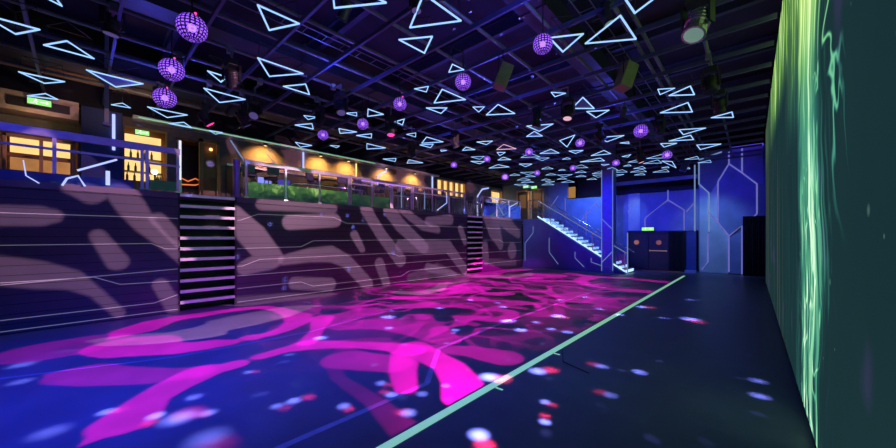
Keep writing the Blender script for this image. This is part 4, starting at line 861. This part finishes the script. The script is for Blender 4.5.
# ------------------------------------------------------------------ projector lights
class LN:
    """node helper for a light tree"""
    def __init__(self, light):
        light.use_nodes = True; self.t = light.node_tree; self.N = self.t.nodes; self.L = self.t.links
        self.em = [n for n in self.N if n.type == 'EMISSION'][0]
    def m(self, op, a, b=None, c=None, clamp=False):
        n = self.N.new('ShaderNodeMath'); n.operation = op; n.use_clamp = clamp
        for i, v in enumerate((a, b, c)):
            if v is None: continue
            if isinstance(v, (int, float)): n.inputs[i].default_value = v
            else: self.L.new(v, n.inputs[i])
        return n.outputs[0]
    def v(self, op, a, b=None, s=None):
        n = self.N.new('ShaderNodeVectorMath'); n.operation = op
        for i, q in enumerate((a, b)):
            if q is None: continue
            if isinstance(q, (tuple, list)): n.inputs[i].default_value = q
            else: self.L.new(q, n.inputs[i])
        if s is not None: 
            if isinstance(s, (int, float)): n.inputs['Scale'].default_value = s
            else: self.L.new(s, n.inputs['Scale'])
        return n.outputs['Value'] if op in ('DOT_PRODUCT', 'LENGTH', 'DISTANCE') else n.outputs['Vector']
    def ss(self, x, a, b, c, d):
        n = self.N.new('ShaderNodeMapRange'); n.interpolation_type = 'SMOOTHSTEP'; self.L.new(x, n.inputs['Value'])
        for k, q in zip(('From Min', 'From Max', 'To Min', 'To Max'), (a, b, c, d)): n.inputs[k].default_value = q
        return n.outputs['Result']
    def dirs(self):
        tc = self.N.new('ShaderNodeTexCoord'); sp = self.N.new('ShaderNodeSeparateXYZ')
        self.L.new(tc.outputs['Normal'], sp.inputs[0])
        return tc.outputs['Normal'], sp.outputs[0], sp.outputs[1], sp.outputs[2]
    def comb(self, x, y_):
        c = self.N.new('ShaderNodeCombineXYZ'); self.L.new(x, c.inputs[0]); self.L.new(y_, c.inputs[1]); return c.outputs[0]
    def noise(self, p, scale, off, detail=1, dist=0):
        n = self.N.new('ShaderNodeTexNoise'); n.inputs['Scale'].default_value = scale; n.inputs['Detail'].default_value = detail; n.inputs['Distortion'].default_value = dist
        self.L.new(self.v('ADD', p, (off, off*.37, off*1.9)), n.inputs['Vector']); return n.outputs['Fac']
    def emit_sum(self, terms):
        """one emission closure per term, added up"""
        sh = None
        out = [n for n in self.N if n.type == 'OUTPUT_LIGHT'][0]
        for t_ in terms:
            e_ = self.N.new('ShaderNodeEmission'); self.L.new(t_, e_.inputs['Strength'])
            if sh is None: sh = e_.outputs[0]
            else:
                a_ = self.N.new('ShaderNodeAddShader'); self.L.new(sh, a_.inputs[0]); self.L.new(e_.outputs[0], a_.inputs[1]); sh = a_.outputs[0]
        self.L.new(sh, out.inputs['Surface'])
    def masks(self, P, strokes, soft, cap=12):
        groups = []; cur = None; n = 0
        for I, pts in strokes:
            a_ = self.ss(self.stroke(P, pts), -soft, soft, I, 0); k = max(1, len(pts)-1)
            if cur is None or n + k > cap:
                if cur is not None: groups.append(cur)
                cur = a_; n = k
            else: cur = self.m('MAXIMUM', cur, a_); n += k
        groups.append(cur); return groups
    def stroke(self, P, pts):
        """signed distance to a tapered polyline"""
        best = None
        if len(pts) == 1: pts = [pts[0], (pts[0][0] + .01, pts[0][1], pts[0][2])]
        for (ax, ay, ra), (bx, by, rb) in zip(pts, pts[1:]):
            ba = (bx-ax, by-ay, 0); l2 = max(1e-6, ba[0]**2 + ba[1]**2)
            pa = self.v('SUBTRACT', P, (ax, ay, 0))
            h = self.m('MULTIPLY', self.v('DOT_PRODUCT', pa, tuple(q/l2 for q in ba)), 1.0, clamp=True)
            dd = self.v('LENGTH', self.v('SUBTRACT', pa, self.v('SCALE', ba, None, h)))
            d_ = self.m('SUBTRACT', dd, self.m('MULTIPLY_ADD', h, rb-ra, ra))
            best = d_ if best is None else self.m('MINIMUM', best, d_)
        return best

def point_light(name, loc, color, power, radius=.0):
    li = bpy.data.lights.new(name, 'POINT'); li.color = color; li.energy = power; li.shadow_soft_size = radius
    o = bpy.data.objects.new(name, li); COL.objects.link(o); o.location = loc
    return li
SGN = SIGN = 1.0
# (1) magenta graffiti gobo over the floor
LP = (-5.5, 6.5, 4.7)
li = point_light('magenta_gobo_light', LP, (1.0, .0, .52), 3900)
q = LN(li); Nn, dx, dy, dz = q.dirs()
dn = q.m('MAXIMUM', q.m('MULTIPLY', dz, -SIGN), .04)
tt = q.m('DIVIDE', LP[2], dn)
P = q.comb(q.m('MULTIPLY_ADD', q.m('MULTIPLY', dx, SIGN), tt, LP[0]), q.m('MULTIPLY_ADD', q.m('MULTIPLY', dy, SIGN), tt, LP[1]))
groups = q.masks(P, MAGENTA, .035)
# ribbons of a second, busier gobo over the far middle floor
n1 = q.m('ABSOLUTE', q.m('SUBTRACT', q.noise(P, .55, 3, 1, .9), .5)); r1 = q.ss(n1, .035, .05, .75, 0)
n2 = q.m('ABSOLUTE', q.m('SUBTRACT', q.noise(P, .8, 17, 1, .7), .5)); r2 = q.ss(n2, .03, .045, .5, 0)
n3 = q.ss(q.noise(P, .6, 29, 2, .5), .45, .56, 0, .26)
mk = q.m('MULTIPLY', q.ss(q.v('DISTANCE', q.v('MULTIPLY', P, (1, .62, 0)), (-5.9, 8.6*.62, 0)), 2.0, 4.6, 1, 0), 1.0)
groups.append(q.m('MULTIPLY', q.m('ADD', q.m('ADD', r1, r2), n3), mk))
# broad faint wash towards the foot of the seating bank
sp = q.N.new('ShaderNodeSeparateXYZ'); q.L.new(P, sp.inputs[0])
wash = q.m('MULTIPLY', q.ss(sp.outputs[0], -7.5, -9.3, 0, .06), q.m('MULTIPLY', q.ss(sp.outputs[0], -11.6, -9.7, 0, 1), q.ss(sp.outputs[1], -.5, 1.5, 0, 1)))
groups.append(wash)
clip = q.m('MULTIPLY', q.ss(sp.outputs[0], -2.30, -2.26, 1, 0), q.m('MULTIPLY', q.ss(q.m('MULTIPLY', dz, -SIGN), .04, .12, 0, 1), q.ss(sp.outputs[1], 17.5, 18.5, 1, 0)))
pw_ = q.m('MULTIPLY', clip, q.m('DIVIDE', 1.0, q.m('MAXIMUM', q.m('POWER', dn, 2.6), .012)))
q.emit_sum([q.m('MULTIPLY', g_, pw_) for g_ in groups])

# (2) pale mauve graffiti gobo on the seating front
LP = (-2.8, 6.5, 4.4)
li = point_light('mauve_gobo_light', LP, (1.0, .46, .68), 2600)
q = LN(li); Nn, dx, dy, dz = q.dirs()
dn = q.m('MAXIMUM', q.m('MULTIPLY', dx, -SIGN), .06)
tt = q.m('DIVIDE', LP[0]+9.6, dn)
P = q.comb(q.m('MULTIPLY_ADD', q.m('MULTIPLY', dy, SIGN), tt, LP[1]), q.m('MULTIPLY_ADD', q.m('MULTIPLY', dz, SIGN), tt, LP[2]))
groups = q.masks(P, MAUVE, .05)
sp = q.N.new('ShaderNodeSeparateXYZ'); q.L.new(P, sp.inputs[0])
# same beam carries on up over the balcony: loose large patches
up = q.m('MULTIPLY', q.ss(q.noise(P, .7, 5, 1, .6), .52, .56, 0, .42), q.ss(sp.outputs[1], 3.35, 3.5, 0, 1))
groups.append(q.m('MULTIPLY', q.m('MULTIPLY', up, q.ss(sp.outputs[0], 13, 14, 1, 0)), q.ss(sp.outputs[1], 5.2, 5.6, 1, 0)))
pw_ = q.m('MULTIPLY', q.ss(q.m('MULTIPLY', dx, -SIGN), .15, .25, 0, 1), q.m('DIVIDE', 1.0, q.m('MAXIMUM', q.m('POWER', dn, 2.4), .02)))
q.emit_sum([q.m('MULTIPLY', g_, pw_) for g_ in groups])

# (3) star-burst effect light: blue and red dots, as from a mirrored effect
LP = (-3.0, 6.0, 4.35)
for nm_, col, which in (('blue_dot_light', (.22, .24, 1.0), 0), ('red_dot_light', (1.0, .03, .12), 1)):
    li = point_light(nm_, LP, col, 11000 if which == 0 else 4200)
    q = LN(li); Nn, dx, dy, dz = q.dirs()
    dn = q.m('MAXIMUM', q.m('MULTIPLY', dz, -SIGN), .04)
    tt = q.m('DIVIDE', LP[2], dn)
    P = q.comb(q.m('MULTIPLY_ADD', q.m('MULTIPLY', dx, SIGN), tt, LP[0]), q.m('MULTIPLY_ADD', q.m('MULTIPLY', dy, SIGN), tt, LP[1]))
    acc = None
    for bp, rp, rad, I in DOTS:
        c = bp if which == 0 else rp
        if c is None: continue
        a_ = q.ss(q.v('DISTANCE', P, (c[0], c[1], 0)), 0, rad*1.55, I, 0)
        acc = a_ if acc is None else q.m('ADD', acc, a_)
    pw_ = q.m('DIVIDE', 1.0, q.m('MAXIMUM', q.m('POWER', dn, 2.6), .012))
    acc = q.m('MULTIPLY', q.m('MULTIPLY', acc, pw_), q.ss(q.m('MULTIPLY', dz, -SIGN), .03, .1, 0, 1))
    if which == 0:   # scatter of small blue dots on every wall
        v = q.N.new('ShaderNodeTexVoronoi'); v.inputs['Scale'].default_value = 16; q.L.new(Nn, v.inputs['Vector'])
        s_ = q.N.new('ShaderNodeSeparateXYZ'); q.L.new(v.outputs['Color'], s_.inputs[0])
        acc = q.m('ADD', acc, q.m('MULTIPLY', q.m('MULTIPLY', q.ss(v.outputs['Distance'], .06, .22, 1.2, 0), q.ss(s_.outputs[0], .45, .9, 0, 1)), q.ss(q.m('MULTIPLY', dx, -SIGN), -.2, .5, .06, .55)))
    q.L.new(acc, q.em.inputs['Strength'])

# (4) plain washes
def spot(name, loc, target, color, power, angle, blend=.7, radius=.1):
    li = bpy.data.lights.new(name, 'SPOT'); li.color = color; li.energy = power; li.spot_size = math.radians(angle); li.spot_blend = blend; li.shadow_soft_size = radius
    o = bpy.data.objects.new(name, li); COL.objects.link(o); o.location = loc
    o.rotation_euler = (Vector(target) - Vector(loc)).to_track_quat('-Z', 'Y').to_euler()
    return li
BLUE = (.015, .03, 1.0)
spot('blue_floor_wash', (-4.6, -1.2, 5.0), (-6.0, .4, 0), BLUE, 2900, 82, 1.0)
spot('blue_floor_wash', (-2.5, 2.5, 5.0), (-4.6, 3.2, 0), (.015, .04, 1.0), 700, 90, 1.0)
spot('blue_floor_wash', (-1.6, 4.0, 5.1), (-1.0, 4.5, 0), (.03, .09, 1.0), 60, 110, 1.0)
spot('blue_bank_wash', (-4.5, 1.5, 4.9), (-9.6, 1.0, 1.2), (.02, .03, 1.0), 90, 80, 1.0)
spot('blue_bank_wash', (-4.5, 9, 4.9), (-9.6, 11, 1.2), (.03, .06, .8), 110, 90, 1.0)
for x in (-7.4, -3.4, -.9):
    spot('blue_wall_wash', (x, 16.2, 4.9), (x, 20, 2.6), (.02, .03, 1.0), 240, 95, .9)
spot('pale_panel_wash', (-1.4, 17.2, 4.8), (-1.4, 20, 1.6), (.30, .72, .9), 230, 62, 1.0)
spot('pale_stair_wash', (-6.0, 18.0, 4.9), (-7.6, 20, 2.6), (.12, .34, 1.0), 520, 90, .9)
spot('blue_stair_wash', (-7.0, 13.5, 4.9), (-7.3, 16.8, 1.2), (.05, .08, 1.0), 150, 80, .9)
spot('column_wash', (-4.2, 12.8, 4.3), (-5.05, 16.7, 2.6), (.02, .03, 1.0), 1300, 62, .9)
spot('pale_corner_wash', (-4.4, 18.4, 4.6), (-4.7, 20, 3.0), (.3, .6, 1.0), 70, 40, .9)  # added fill spot that brightens the pale panel
# added upward spots that brighten the ceiling grid, tied to no fixture
for x, y_, e_, col in ((-9.0, 1.0, 60, (.14, .05, 1.0)), (-6.5, 3.5, 60, (.10, .05, 1.0)), (-4.5, 6.5, 70, (.07, .06, 1.0)), (-7.5, 8.0, 55, (.08, .05, 1.0)), (-3.0, 10.5, 70, (.06, .08, 1.0)), (-7.0, 13.5, 60, (.06, .07, 1.0)), (-2.5, 4.2, 40, (.1, .14, 1.0))):
    spot('grid_uplight', (x, y_, 4.55), (x, y_+.01, 6.7), (.075, .09, 1.0), e_*1.15, 165, .6, .15)
# amber washes on the balcony wall
for yy in pools:
    spot('amber_wall_wash', (XB+.55, yy, 4.85), (XB, yy, 4.3), (1.0, .52, .10), 130, 120, .9, .05)
spot('tan_glow', (XB+1.0, -.7, 4.4), (XB+.4, -.7, 4.95), (1.0, .6, .3), 10, 120, .8)
spot('bulkhead_glow', (-11.0, .6, 4.7), (-11.7, .6, 5.6), (1.0, .6, .35), 26, 140, .8)
for yy in (7, 9.5, 15):
    spot('violet_balcony_light', (-10.6, yy, 4.9), (-10.2, yy, 2.7), (.5, .2, 1.0), 120, 110, .9)
spot('balcony_cool_light', (-10.8, 18, 4.9), (-10.8, 18, 2.7), (.35, .55, 1.0), 200, 120, .9)
spot('rail_wash', (-7.0, -1.0, 5.0), (-9.6, -.4, 3.4), (.05, .05, 1.0), 120, 55, .9)
spot('landing_warm', (-10.8, 18.9, 4.95), (-10.8, 20, 3.4), (1.0, .65, .3), 60, 110, .9)  # added warm fill to brighten the landing doors
spot('far_rail_light', (-8.6, 13.5, 4.4), (-9.7, 15, 3.2), (.55, .55, 1.0), 320, 90, .9)
spot('door_warm', (-3.6, 18.4, 4.5), (-3.6, 19.3, 0), (1.0, .5, .15), 16, 70, .9)
spot('rail_green', (-6.0, 5.0, 4.4), (-9.6, 4.3, 3.2), (.25, 1.0, .35), 60, 40, .9)

# ------------------------------------------------------------------ world, camera, view
w = bpy.data.worlds.new('World'); sc.world = w; w.use_nodes = True
w.node_tree.nodes['Background'].inputs['Color'].default_value = (.02, .03, .12, 1)
w.node_tree.nodes['Background'].inputs['Strength'].default_value = .02
cam = bpy.data.cameras.new('Camera'); co = bpy.data.objects.new('Camera', cam); COL.objects.link(co)
co.location = (0, 0, 1.7); co.rotation_euler = (PI/2, 0, math.atan(304/335))
cam.sensor_fit = 'HORIZONTAL'; cam.sensor_width = 36; cam.lens = 335/896*36; cam.shift_y = 13/896; cam.clip_start = .02; cam.clip_end = 200
sc.camera = co
sc.view_settings.view_transform = 'Standard'; sc.view_settings.look = 'None'; sc.view_settings.exposure = 0; sc.view_settings.gamma = 1; sc.view_settings.use_curve_mapping = False
sc.cycles.use_denoising = True
sc.cycles.max_bounces = 6; sc.cycles.diffuse_bounces = 2; sc.cycles.glossy_bounces = 3; sc.cycles.transparent_max_bounces = 12
sc.cycles.sample_clamp_indirect = 4
